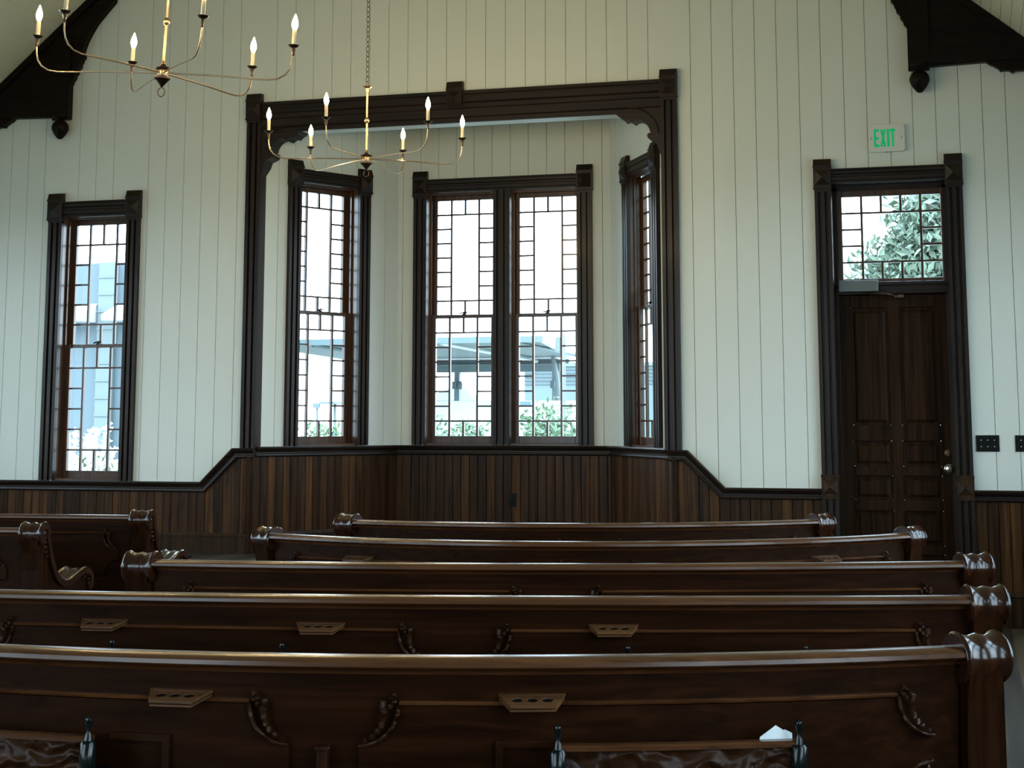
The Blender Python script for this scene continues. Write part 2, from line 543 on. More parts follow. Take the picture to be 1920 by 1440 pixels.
# ------------------------------------------------------------------ casings, blocks
def reed(mb, x0, x1, z0, z1, d=0.030, y=0.0):
    """upright casing with two deep flutes"""
    w = x1 - x0
    pr = [(0, 0), (0, -d), (.22, -d), (.26, -d * .35), (.34, -d * .35), (.38, -d), (.62, -d), (.66, -d * .35), (.74, -d * .35), (.78, -d), (1, -d), (1, 0)]
    mb.ext([(x0 + a * w, y + b) for a, b in pr], z0, z1, 'z')
def lintel(mb, x0, x1, z0, z1, d=0.030):
    h = z1 - z0
    pr = [(0, 0), (0, -.7), (.14, -.7), (.18, -1), (.42, -1), (.47, -.72), (.60, -.72), (.65, -1.05), (.86, -1.05), (.9, -1.3), (1, -1.3), (1, 0)]
    mb.ext([(b * d, z0 + a * h) for a, b in pr], x0, x1, 'x')
def block(mb, x0, x1, z0, z1, d=0.042, pyr=None):
    """square-faced corner block with pyramid and pitched cap"""
    w = x1 - x0
    capz = z1 - 0.05
    mb.box(x0, x1, -d, 0, z0 + 0.02, capz)
    mb.box(x0 + 0.004, x1 - 0.004, -d + 0.008, 0, z0, z0 + 0.02)
    mb.box(x0 - 0.003, x1 + 0.003, -d - 0.004, 0, z0 + 0.018, z0 + 0.027)
    mb.box(x0 - 0.002, x1 + 0.002, -d - 0.006, 0, capz - 0.008, capz + 0.004)
    mb.ext([(-d - 0.004, capz), (-d + 0.014, z1), (0, z1), (0, capz)], x0, x1, 'x')
    cz = (z0 + 0.03 + capz - 0.01) / 2 if pyr is None else pyr
    r = w * 0.43; cx = (x0 + x1) / 2
    mb.add([(cx - r, -d, cz - r), (cx + r, -d, cz - r), (cx + r, -d, cz + r), (cx - r, -d, cz + r), (cx, -d - 0.026, cz)],
           [(0, 1, 4), (1, 2, 4), (2, 3, 4), (3, 0, 4)])

# ------------------------------------------------------------------ sash windows
def sash(win, name, x0, x1, z0, z1, y, nrow, stile=0.048, bot=0.048, top=0.040, ncol=4, lock=False, hollow=True):
    t = 0.034
    mb = MB()
    mb.box(x0, x0 + stile, y, y + t, z0, z1); mb.box(x1 - stile, x1, y, y + t, z0, z1)
    mb.box(x0 + stile, x1 - stile, y + 0.001, y + t - 0.001, z0, z0 + bot); mb.box(x0 + stile, x1 - stile, y + 0.001, y + t - 0.001, z1 - top, z1)
    fr = mb.build(name, SAV, win, bevel=0.003)
    a0, a1, b0, b1 = x0 + stile, x1 - stile, z0 + bot, z1 - top
    m = MB(); hw = 0.0078
    px = [a0 + (a1 - a0) * k / ncol for k in range(ncol + 1)]
    pz = [b0 + (b1 - b0) * k / nrow for k in range(nrow + 1)]
    ym0, ym1 = y + 0.006, y + 0.026
    if hollow:
        for xx in (px[1], px[-2]): m.box(xx - hw, xx + hw, ym0, ym1, b0, b1)
        for zz in (pz[1], pz[-2]): m.box(a0, a1, ym0 + .001, ym1 - .001, zz - hw * .8, zz + hw * .8)
        for k in range(2, nrow - 1):
            m.box(a0, px[1], ym0 + .001, ym1 - .001, pz[k] - hw * .8, pz[k] + hw * .8)
            m.box(px[-2], a1, ym0 + .001, ym1 - .001, pz[k] - hw * .8, pz[k] + hw * .8)
        for k in range(2, ncol - 1):
            m.box(px[k] - hw, px[k] + hw, ym0, ym1, pz[-2], b1)
            m.box(px[k] - hw, px[k] + hw, ym0, ym1, b0, pz[1])
    m.build('muntins', SAV, fr)
    g = MB(); g.add([(a0, y + 0.017, b0), (a1, y + 0.017, b0), (a1, y + 0.017, b1), (a0, y + 0.017, b1)], [(0, 1, 2, 3)])
    g.build('glass', GLASS, fr)
    if lock:
        l = MB(); cx = (x0 + x1) / 2
        l.lathe([(0.016, 0), (0.016, 0.006), (0.007, 0.008), (0.007, 0.016)], (cx, y + 0.015, z1), 10)
        l.tube([(cx - 0.03, y + 0.0, z1 + 0.006), (cx, y + 0.012, z1 + 0.018), (cx + 0.028, y + 0.012, z1 + 0.016)], 0.005, 6)
        l.build('sash_lock', BLACK, fr)
    return fr

def window(name, key, cas, opens, z0, zl, zlt, zb0, zb1, zsplit, rows, label=None, yo=0.0):
    """cas: outer x0,x1; opens: list of openings; zl/zlt lintel bottom/top; zb0/zb1 corner block bottom/top"""
    w = empty(name, *frame(key)); w['kind'] = 'structure'
    if label: w['label'] = label
    x0, x1 = cas
    lo, hi = opens[0][0], opens[-1][1]
    c = MB(); reed(c, x0, lo, z0, zb0 + 0.01); c.build('casing', TRV, w)
    c = MB(); reed(c, hi, x1, z0, zb0 + 0.01); c.build('casing', TRV, w)
    for (a, b), (a2, b2) in zip(opens, opens[1:]):
        c = MB(); reed(c, b - 0.002, a2 + 0.002, z0, zl + 0.01, 0.026); c.build('mullion_casing', TRV, w)
        c = MB(); c.box(b - 0.001, a2 + 0.001, 0.0, 0.119 + yo, z0, zl); c.build('mullion_post', SAV, w)
    c = MB(); lintel(c, lo - 0.012, hi + 0.012, zl, zlt); c.build('lintel', TRH, w)
    c = MB(); block(c, x0 - 0.006, lo + 0.004, zb0, zb1); c.build('corner_block', TRV, w)
    c = MB(); block(c, hi - 0.004, x1 + 0.006, zb0, zb1); c.build('corner_block', TRV, w)
    c = MB()
    c.box(lo - 0.03, lo, 0.0, 0.119 + yo, z0, zl + 0.02); c.box(hi, hi + 0.03, 0.0, 0.119 + yo, z0, zl + 0.02)
    c.box(lo, hi, 0.0, 0.160 + yo, zl, zl + 0.03)
    for a, b in opens:        # stop beads
        c.box(a, a + 0.014, 0.060 + yo, 0.076 + yo, z0, zl); c.box(b - 0.014, b, 0.060 + yo, 0.076 + yo, z0, zl); c.box(a + .014, b - .014, 0.060 + yo, 0.076 + yo, zl - 0.014, zl)
    c.build('jamb_lining', SAV, w)
    c = MB(); c.box(lo - 0.02, hi + 0.02, -0.01, 0.19, z0 - 0.03, z0 + 0.012); c.build('sill', SAH, w)
    for a, b in opens:
        sash(w, 'upper_sash', a - 0.004, b + 0.004, zsplit - 0.012, zl - 0.004, 0.116 + yo, rows[0], bot=0.024, top=0.045)
        sash(w, 'lower_sash', a - 0.002, b + 0.002, z0 + 0.012, zsplit + 0.014, 0.078 + yo, rows[1], bot=0.055, top=0.026, lock=True)
    return w

window('window_1', 'main', (-6.640, -5.879), [(-6.525, -5.986)], 0.838, 2.785, 2.900, 2.745, 2.966, 1.822, (6, 6))
window('window_2', 'left', (-1.068, -0.302), [(-0.958, -0.408)], 1.088, 3.035, 3.130, 2.985, 3.192, 2.072, (8, 8))
window('window_3', 'back', (-4.145, -2.719), [(-4.037, -3.497), (-3.366, -2.830)], 1.088, 3.035, 3.138, 2.990, 3.205, 2.072, (8, 8))
window('window_4', 'right', (0.365, 1.130), [(0.478, 1.018)], 1.088, 3.035, 3.130, 2.985, 3.190, 2.072, (8, 8), yo=-0.034)
n = 5  # from here on, unseen side and rear windows added to let daylight in
for key, cs in (('west', west_c), ('east', [-c for c in east_c])):
    for c in cs:
        window('window_%d' % n, key, (c - 1.15, c + 1.15), [(c - 1.03, c - 0.05), (c + 0.05, c + 1.03)], 0.838, 2.785, 2.900, 2.745, 2.966, 1.822, (6, 6))
        n += 1
for c in rear_x:
    window('window_%d' % n, 'rear', (c - 1.2, c + 1.2), [(c - 1.08, c - 0.05), (c + 0.05, c + 1.08)], 0.838, 3.18, 3.29, 3.14, 3.36, 2.0, (6, 6))
    n += 1

# ------------------------------------------------------------------ bay arch frame
BRK = [(0.34, 3.375), (0.317, 3.356), (0.296, 3.332), (0.283, 3.327), (0.253, 3.300), (0.236, 3.306), (0.224, 3.303), (0.196, 3.283), (0.173, 3.299), (0.150, 3.300),
       (0.125, 3.289), (0.105, 3.275), (0.090, 3.256), (0.080, 3.236), (0.072, 3.206), (0.086, 3.205), (0.094, 3.195), (0.094, 3.182), (0.086, 3.168), (0.073, 3.160), (0.050, 3.150),
       (0.035, 3.143), (0.027, 3.120), (0.015, 3.086), (0.003, 3.052), (-0.004, 3.03), (-0.004, 3.375)]
arch = empty('trim_14'); arch['kind'] = 'structure'
for sx, (x0, x1) in ((1, (-5.024, -4.912)), (-1, (-1.962, -1.850))):
    c = MB(); reed(c, x0, x1, 1.076, 3.43, 0.034, -0.0); c.build('pier_casing', TRV, arch)
    c = MB()
    xi = x1 if sx > 0 else x0
    c.box(min(xi, xi - sx * 0.02), max(xi, xi - sx * 0.02), 0.0, 0.115, 1.076, 3.36); c.build('pier_lining', TRV, arch)
    c = MB(); block(c, x0 - 0.002, x1 + 0.002, 3.425, 3.638, 0.055); c.build('corner_block', TRV, arch)
    c = MB(); xe = x1 if sx > 0 else x0
    c.ext([(xe + sx * a, b) for a, b in BRK], -0.028, 0.112, 'y')
    br = c.build('corner_bracket', TRH, arch)
    c = MB()      # raised moulding curved over the bracket face
    arc = [(xe + sx * (0.015 + 0.20 * (1 - math.cos(a))), 3.20 + 0.185 * math.sin(a)) for a in [PI / 2 * k / 10 for k in range(11)]]
    c.tube([(x, -0.030, z) for x, z in arc], 0.006, 6)
    c.tube([(xe + sx * 0.02, -0.030, 3.39), (xe + sx * 0.23, -0.030, 3.39)], 0.005, 6)
    c.build('bracket_moulding', TRH, br)
c = MB(); lintel(c, -4.915, -1.958, 3.349, 3.573, 0.030); c.build('header', TRH, arch)
c = MB(); block(c, -3.487, -3.371, 3.465, 3.640, 0.052, 3.515); c.build('keystone_block', TRV, arch)
c = MB(); c.box(-4.93, -1.93, 0.0, 0.13, 3.349, 3.42); c.build('header_soffit', SOFF, arch)
# corner beads of the bay
for i, (x, y) in enumerate(((BLX, D), (BRX, D), (-4.957, -0.004), (-1.902, -0.004))):
    c = MB(); c.tube([(x, y - 0.012, 1.03), (x, y - 0.012, 0.34)], 0.011 if i < 2 else 0.020, 10); o = c.build('trim_%d' % (15 + i), DOORV, smooth=True); o['kind'] = 'structure'

# ------------------------------------------------------------------ roof truss against the front wall
CX = -3.398
half = [(3.205, 3.548), (3.565, 3.558), (3.592, 3.536), (3.606, 3.531), (3.622, 3.520), (3.638, 3.511), (3.655, 3.491), (3.673, 3.497), (3.708, 3.493), (3.725, 3.477), (3.743, 3.492), (3.80, 3.488),
        (3.88, 3.45), (4.02, 3.33), (4.10, 3.18), (4.12, 3.0), (4.56, 2.95)]
inner = [(4.56, 3.08), (3.80, 3.722), (0.0, 6.93), (0.0, 6.35)]
arcp = []
for k in range(12):
    a = k / 11
    q = 0.0 + 2.74 * math.sin(a * PI / 2) ; z = 4.415 + 1.935 * math.cos(a * PI / 2)
    arcp.append((q, z))
tail = [(2.802, 4.349), (2.888, 4.254), (2.934, 4.183), (2.965, 4.125), (2.987, 4.067), (2.996, 4.030), (2.984, 4.016), (2.982, 3.996), (2.997, 3.985), (3.004, 3.960), (3.013, 3.950), (3.015, 3.925), (3.035, 3.908),
        (3.039, 3.880), (3.054, 3.864), (3.060, 3.838), (3.076, 3.822), (3.082, 3.800), (3.090, 3.79), (3.090, 3.538), (3.100, 3.528), (3.206, 3.528)]
def _poly(): return half + inner + arcp[1:] + tail
truss = empty('trim_19'); truss['kind'] = 'structure'
for sgn in (-1, 1):
    c = MB(); c.ext([(CX + sgn * q, min(z, roof(CX + sgn * q) - 0.004)) for q, z in _poly()], -0.058, -0.002, 'y'); c.build('arch_brace', TRUSS, truss)
    c = MB(); c.ext([(CX + sgn * q, z) for q, z in ((3.08, 3.52), (3.215, 3.52), (3.215, 4.16), (3.08, 4.16))], -0.080, -0.058, 'y'); c.build('hanging_post', TRUSS, truss)
    c = MB(); c.box(CX + sgn * 3.215 - (0 if sgn > 0 else 0.6), CX + sgn * 3.215 + (0.6 if sgn > 0 else 0), -0.074, -0.058, 3.56, 3.70); c.build('hammer_beam', TRUSS, truss)
    c = MB()
    c.lathe([(0.012, -0.155), (0.022, -0.148), (0.046, -0.118), (0.061, -0.088), (0.065, -0.068), (0.060, -0.045), (0.046, -0.025), (0.030, -0.012), (0.034, -0.006), (0.055, 0.004), (0.063, 0.012), (0.063, 0.03)], (CX + sgn * 3.148, -0.068, 3.530), 20)
    c.build('pendant', TRUSS, truss, smooth=True)
    c = MB(); p0 = (CX + sgn * 4.56, 3.06); p1 = (CX + sgn * 2.2, roof(CX + sgn * 2.2))
    c.ext([(CX + sgn * 4.5, roof(CX + sgn * 4.5) - 0.006), (CX + sgn * 0.1, roof(CX + sgn * 0.1) - 0.006), (CX + sgn * 0.1, roof(CX + sgn * 0.1) - 0.07), (CX + sgn * 4.5, roof(CX + sgn * 4.5) - 0.07)], -0.078, -0.058, 'y')
    c.build('rafter_edge', TRUSS, truss)

# ------------------------------------------------------------------ door
door = empty('door_1', (-0.48, 0, 0)); door['kind'] = 'structure'
DXO = 0.48
def dshift(mb): mb.warp(lambda x, y, z: (x + DXO, y, z)); return mb
for x0, x1 in ((-0.945, -0.839), (-0.113, -0.007)):
    c = MB(); reed(c, x0, x1, 0.925, 2.765, 0.032); dshift(c).build('casing', TRV, door)
    c = MB(); reed(c, x0, x1, 0.0, 0.775, 0.032); dshift(c).build('casing', TRV, door)
    c = MB(); block(c, x0 - 0.004, x1 + 0.004, 2.755, 2.972, 0.048); dshift(c).build('corner_block', TRV, door)
    c = MB(); c.box(x0 - 0.002, x1 + 0.002, -0.045, 0, 0.79, 0.91); c.box(x0 - 0.004, x1 + 0.004, -0.050, 0, 0.91, 0.926); c.box(x0 - 0.004, x1 + 0.004, -0.050, 0, 0.772, 0.79)
    r = 0.046; cx = (x0 + x1) / 2
    c.add([(cx - r, -0.045, 0.85 - r), (cx + r, -0.045, 0.85 - r), (cx + r, -0.045, 0.85 + r), (cx - r, -0.045, 0.85 + r), (cx, -0.071, 0.85)], [(0, 1, 4), (1, 2, 4), (2, 3, 4), (3, 0, 4)])
    dshift(c).build('plinth_block', TRP, door)
c = MB(); lintel(c, -0.843, -0.109, 2.81, 2.904, 0.032); dshift(c).build('lintel', TRH, door)
c = MB(); c.box(-0.87, -0.839, 0, 0.22, 0, 2.84); c.box(-0.113, -0.082, 0, 0.22, 0, 2.84); c.box(-0.839, -0.113, 0, 0.22, 2.81, 2.84)
c.box(-0.842, -0.815, 0.10, 0.118, 0, 2.80); c.box(-0.137, -0.110, 0.10, 0.118, 0, 2.80)
c.box(-0.842, -0.110, 0.10, 0.20, 2.775, 2.82); c.box(-0.842, -0.110, 0.168, 0.21, 2.07, 2.17); c.box(-0.842, -0.812, 0.166, 0.21, 0, 2.10); c.box(-0.140, -0.110, 0.166, 0.21, 0, 2.10)
dshift(c).build('jamb_lining', TRV, door)
c = MB(); c.box(-0.839, -0.113, 0.09, 0.19, 2.085, 2.165); c.box(-0.839, -0.113, 0.070, 0.19, 2.140, 2.165); c.box(-0.839, -0.113, 0.080, 0.19, 2.085, 2.100); dshift(c).build('transom_bar', TRH, door, bevel=0.004)
f2 = empty('transom'); f2.parent = door; 
t_ = sash(f2, 'transom_sash', -0.819 + DXO, -0.115 + DXO, 2.165, 2.785, 0.12, 5, stile=0.036, bot=0.026, top=0.050, ncol=5)
t_.parent = door; bpy.data.objects.remove(f2)
leaf = MB()
y0, y1 = 0.125, 0.165
XS = [(-0.818, -0.748), (-0.508, -0.440), (-0.200, -0.134)]
ZR = [(0.01, 0.20), (0.42, 0.48), (0.694, 0.765), (0.915, 0.978), (1.137, 1.24), (1.998, 2.083)]
for a, b in XS: leaf.box(a, b, y0, y1, 0.01, 2.083)
for a, b in ZR:
    leaf.box(-0.748, -0.508, y0, y1, a, b); leaf.box(-0.440, -0.200, y0, y1, a, b)
lf = dshift(leaf).build('door_leaf', DOORV, door, bevel=0.004)
for (za, zb) in zip(ZR, ZR[1:]):
    for a, b in ((-0.748, -0.508), (-0.440, -0.200)):
        p = MB(); z0, z1 = za[1], zb[0]; i = 0.034
        o1 = [(a, y0 + 0.020, z0), (b, y0 + 0.020, z0), (b, y0 + 0.020, z1), (a, y0 + 0.020, z1)]
        o2 = [(a + 0.012, y0 + 0.022, z0 + 0.012), (b - 0.012, y0 + 0.022, z0 + 0.012), (b - 0.012, y0 + 0.022, z1 - 0.012), (a + 0.012, y0 + 0.022, z1 - 0.012)]
        o3 = [(a + i, y0 + 0.010, z0 + i), (b - i, y0 + 0.010, z0 + i), (b - i, y0 + 0.010, z1 - i), (a + i, y0 + 0.010, z1 - i)]
        p.loft([o1, o2, o3]); dshift(p).build('door_panel', DOORV, lf)
c = MB(); c.lathe([(0.030, 0), (0.030, -0.006), (0.012, -0.010), (0.012, -0.030), (0.024, -0.036), (0.027, -0.050), (0.020, -0.060), (0.004, -0.062)], (-0.157, y0, 0.962), 18, 'y')
dshift(c).build('door_knob', CHROME, lf, smooth=True)
c = MB(); c.lathe([(0.024, 0), (0.024, -0.012), (0.012, -0.016), (0.002, -0.016)], (-0.157, y0, 1.062), 16, 'y'); c.box(-0.163, -0.151, y0 - 0.026, y0 - 0.014, 1.045, 1.079)
dshift(c).build('deadbolt', DBRASS, lf, smooth=True)
c = MB(); c.box(-0.812, -0.557, 0.045, 0.092, 2.100, 2.176); cl = dshift(c).build('door_closer', TEAL, door, bevel=0.006)
tag(cl, label='grey metal door closer box')
c = MB(); c.tube([(-0.64, 0.07, 2.098), (-0.60, 0.03, 2.085), (-0.50, 0.02, 2.078), (-0.43, 0.07, 2.070)], 0.006, 6); c.box(-0.46, -0.40, 0.06, 0.125, 2.058, 2.078)
dshift(c).build('closer_arm', DBRASS, cl)

# ------------------------------------------------------------------ exit sign, plates, outlets
s = empty('exit_sign', (-0.4725, -0.0015, 3.0945), label='white wall sign reading EXIT in lit green letters above the door', cat='sign')
def rrect(w, h, r, n=5):
    p = []
    for cx, cz, a0 in ((w / 2 - r, h / 2 - r, 0), (-w / 2 + r, h / 2 - r, 90), (-w / 2 + r, -h / 2 + r, 180), (w / 2 - r, -h / 2 + r, 270)):
        for k in range(n + 1):
            a = math.radians(a0 + 90 * k / n); p.append((cx + r * math.cos(a), cz + r * math.sin(a)))
    return p
c = MB(); c.ext(rrect(0.232, 0.180, 0.02), -0.028, 0, 'y'); c.build('housing', PLASTIC, s, bevel=0.004)
yl = -0.0300
def letter(polys, dx):
    c = MB()
    for p in polys: c.ext([(dx + a, b) for a, b in p], yl, -0.0285, 'y')
    return c
lh = 0.058
def rect(a, b, c_, d): return [(a, c_), (b, c_), (b, d), (a, d)]
E_ = [rect(0, .012, -lh, lh), rect(.012, .032, lh - .016, lh), rect(.012, .029, -.009, .007), rect(.012, .032, -lh, -lh + .016)]
X_ = [[(0, lh), (.012, lh), (.034, -lh), (.022, -lh)], [(.022, lh), (.034, lh), (.012, -lh), (0, -lh)]]
I_ = [rect(0, .013, -lh, lh)]
T_ = [rect(.010, .022, -lh, lh - .014), rect(0, .033, lh - .016, lh)]
for nm, L_, dx in (('letter_e', E_, -0.079), ('letter_x', X_, -0.038), ('letter_i', I_, 0.004), ('letter_t', T_, 0.024)):
    letter(L_, dx).build(nm, GREEN, s)
for sx in (-1, 1):
    c = MB(); c.ext([(sx * 0.103, 0.0), (sx * 0.092, 0.011), (sx * 0.089, 0.007), (sx * 0.096, 0.0), (sx * 0.089, -0.007), (sx * 0.092, -0.011)], yl, -0.0285, 'y'); c.build('chevron', GREYM, s)
c = MB(); c.box(-0.012, 0.008, -0.024, -0.006, -0.094, -0.090); c.build('latch_tab', GREYM, s)

def plate(x, z, w, n, label, cat='light switch'):
    s = empty('switch_plate', (x, -0.0015, z), label=label, cat=cat, group='black switch plates beside the door')
    c = MB(); c.box(-w / 2, w / 2, -0.008, 0, -0.051, 0.051); c.build('plate', BLACK, s, bevel=0.002)
    for k in range(n):
        xx = (k - (n - 1) / 2) * 0.040
        if k < 2 or n < 3:
            c = MB(); c.box(xx - 0.004, xx + 0.004, -0.016, -0.008, -0.006, 0.006); c.build('toggle', BLACK, s)
        for zz in (-0.020, 0.020):
            c = MB(); c.lathe([(0.004, 0), (0.004, -0.002), (0.001, -0.003)], (xx, -0.008, zz), 8, 'y'); c.build('screw', METAL, s)
plate(0.085, 1.126, 0.140, 3, 'black three-gang light switch plate on the white boards right of the door')
plate(0.305, 1.126, 0.110, 2, 'black light switch plate farthest right, cut off by the picture edge')
def outlet(key, x, z, label):
    loc, rz = frame(key)
    M = Matrix.Translation(loc) @ Matrix.Rotation(rz, 4, 'Z')
    p = M @ Vector((x, -0.0125, z))
    s = empty('wall_outlet', p, rz, label=label, cat='electrical outlet')
    c = MB(); c.box(-0.030, 0.030, -0.006, 0, -0.050, 0.050); c.build('plate', BLACK, s, bevel=0.002)
    for zz in (-0.019, 0.019):
        c = MB(); c.ext(rrect(0.032, 0.028, 0.008, 3), -0.0085, -0.006, 'y')
        c.warp(lambda a, b, d, zz=zz: (a, b, d + zz)); c.build('receptacle', IRON, s)
outlet('back', -3.345, 0.680, 'small dark electrical outlet on the wainscot under the middle bay window')
outlet('main', -5.57, 0.425, 'small dark electrical outlet low on the wainscot left of the bay, behind the pews')
s = empty('floor_outlet_cover', (-5.33, -0.42, PZ), label='small flat black cover lying on the platform left of the bay', cat='floor cover')
c = MB(); c.box(-0.13, 0.13, -0.04, 0.04, 0, 0.012); c.build('cover_plate', BLACK, s, bevel=0.003)
c = MB(); c.box(-0.02, 0.02, -0.012, 0.012, 0.012, 0.016); c.build('latch', DBRASS, s)

# ------------------------------------------------------------------ pews
def end_sweep(mb, uc, thick=0.09):
    cz, R = 0.850, 0.041
    path = [(R * math.cos(a), cz + R * math.sin(a)) for a in [math.radians(d) for d in range(250, -21, -15)]]
    path = [(-x if False else x, z) for x, z in path]
    path += [(0.050, 0.815), (0.062, 0.785), (0.080, 0.750), (0.101, 0.718), (0.125, 0.692), (0.155, 0.674), (0.190, 0.665), (0.230, 0.666), (0.270, 0.675), (0.310, 0.688),
             (0.345, 0.697), (0.380, 0.698), (0.412, 0.688), (0.435, 0.668), (0.442, 0.645), (0.434, 0.622), (0.416, 0.611), (0.400, 0.617)]
    us = [-.5, -.47, -.43, -.38, -.30, -.20, -.10, 0, .10, .20, .30, .38, .43, .47, .5]
    def nn(t):
        a = abs(t)
        if a > .46: return 0.001
        if a > .41: return 0.0045
        if a > .37: return 0.0005
        return -0.004 + 0.0045 * (0.5 + 0.5 * math.cos(2 * PI * a / .37))
    rings = []
    n = len(path)
    for i, (v, z) in enumerate(path):
        d = Vector((path[min(i + 1, n - 1)][0] - path[max(i - 1, 0)][0], path[min(i + 1, n - 1)][1] - path[max(i - 1, 0)][1])).normalized()
        nv = Vector((-d.y, d.x))
        if i == 0 or True:
            # the outward side is the left of the travel direction reversed where needed
            pass
        ring = [(uc + t * thick, v + nv.x * nn(t), z + nv.y * nn(t)) for t in us]
        ring += [(uc + t * thick, v - nv.x * 0.022, z - nv.y * 0.022) for t in reversed(us)]
        rings.append(ring)
    mb.loft(rings)

def make_end(uc, side, warp, pew):
    """pew end: carved roll + arm cap, slab below, scroll carving"""
    e = MB()
    outline = [(-0.018, 0.0), (-0.018, 0.45), (-0.019, 0.72), (-0.024, 0.78), (-0.032, 0.822), (-0.036, 0.840), (0.0, 0.845), (0.030, 0.82), (0.045, 0.80), (0.056, 0.770), (0.075, 0.735), (0.097, 0.702), (0.122, 0.676), (0.155, 0.656), (0.190, 0.648), (0.230, 0.650),
               (0.270, 0.660), (0.310, 0.672), (0.350, 0.680), (0.385, 0.675), (0.405, 0.660), (0.398, 0.630), (0.385, 0.55), (0.385, 0.20), (0.41, 0.10), (0.42, 0.0)]
    e.ext(outline, uc - 0.036, uc + 0.030, 'x'); e.warp(warp)
    sl = e.build('end_panel', PEWS, pew)
    c = MB(); end_sweep(c, uc)
    c.lathe([(0.001, -0.036), (0.034, -0.036), (0.036, -0.030), (0.036, 0.030), (0.034, 0.036), (0.001, 0.036)], (uc, 0.0, 0.850), 24, 'x')
    c.warp(warp); c.build('scroll_arm', PEWZ, sl, smooth=True, angle=50)
    for sd in (-1, 1):      # volute ring + acanthus leaves on both faces
        c = MB()
        uo = uc + sd * 0.037
        c.tube([(uo, 0.022 * math.cos(a), 0.850 + 0.022 * math.sin(a)) for a in [2 * PI * k / 16 for k in range(16)]], 0.004, 6, closed=True)
        c.blob((uo, 0, 0.850), 0.006, 0.010, 0.010)
        c.lathe([(0.001, -0.003), (0.032, -0.003), (0.032, 0.002), (0.001, 0.003)], (uo, 0.0, 0.850), 18, 'x')
        c.box(uc + sd * 0.030 - 0.003, uc + sd * 0.030 + 0.003, 0.0, 0.03, 0.775, 0.85)
        ca = MB()
        if sd == side:
            for k, (v, z, r) in enumerate([(0.026, 0.856, .009), (0.036, 0.838, .008), (0.012, 0.818, .010), (0.020, 0.800, .010), (0.026, 0.782, .009), (0.034, 0.766, .008), (0.030, 0.815, .008),
                                           (0.395, 0.668, .009), (0.405, 0.652, .010), (0.412, 0.636, .009), (0.420, 0.624, .008), (0.385, 0.678, .008), (0.37, 0.664, .008)]):
                (ca if v > 0.3 else c).blob((uc + sd * 0.036, v, z), 0.008, r * 1.3, r * 0.7)
            ca.warp(warp); ca.build('arm_carving', PEWZ, sl, smooth=True)
        c.warp(warp); c.build('scroll_carving', PEWZ, sl, smooth=True)
    return sl

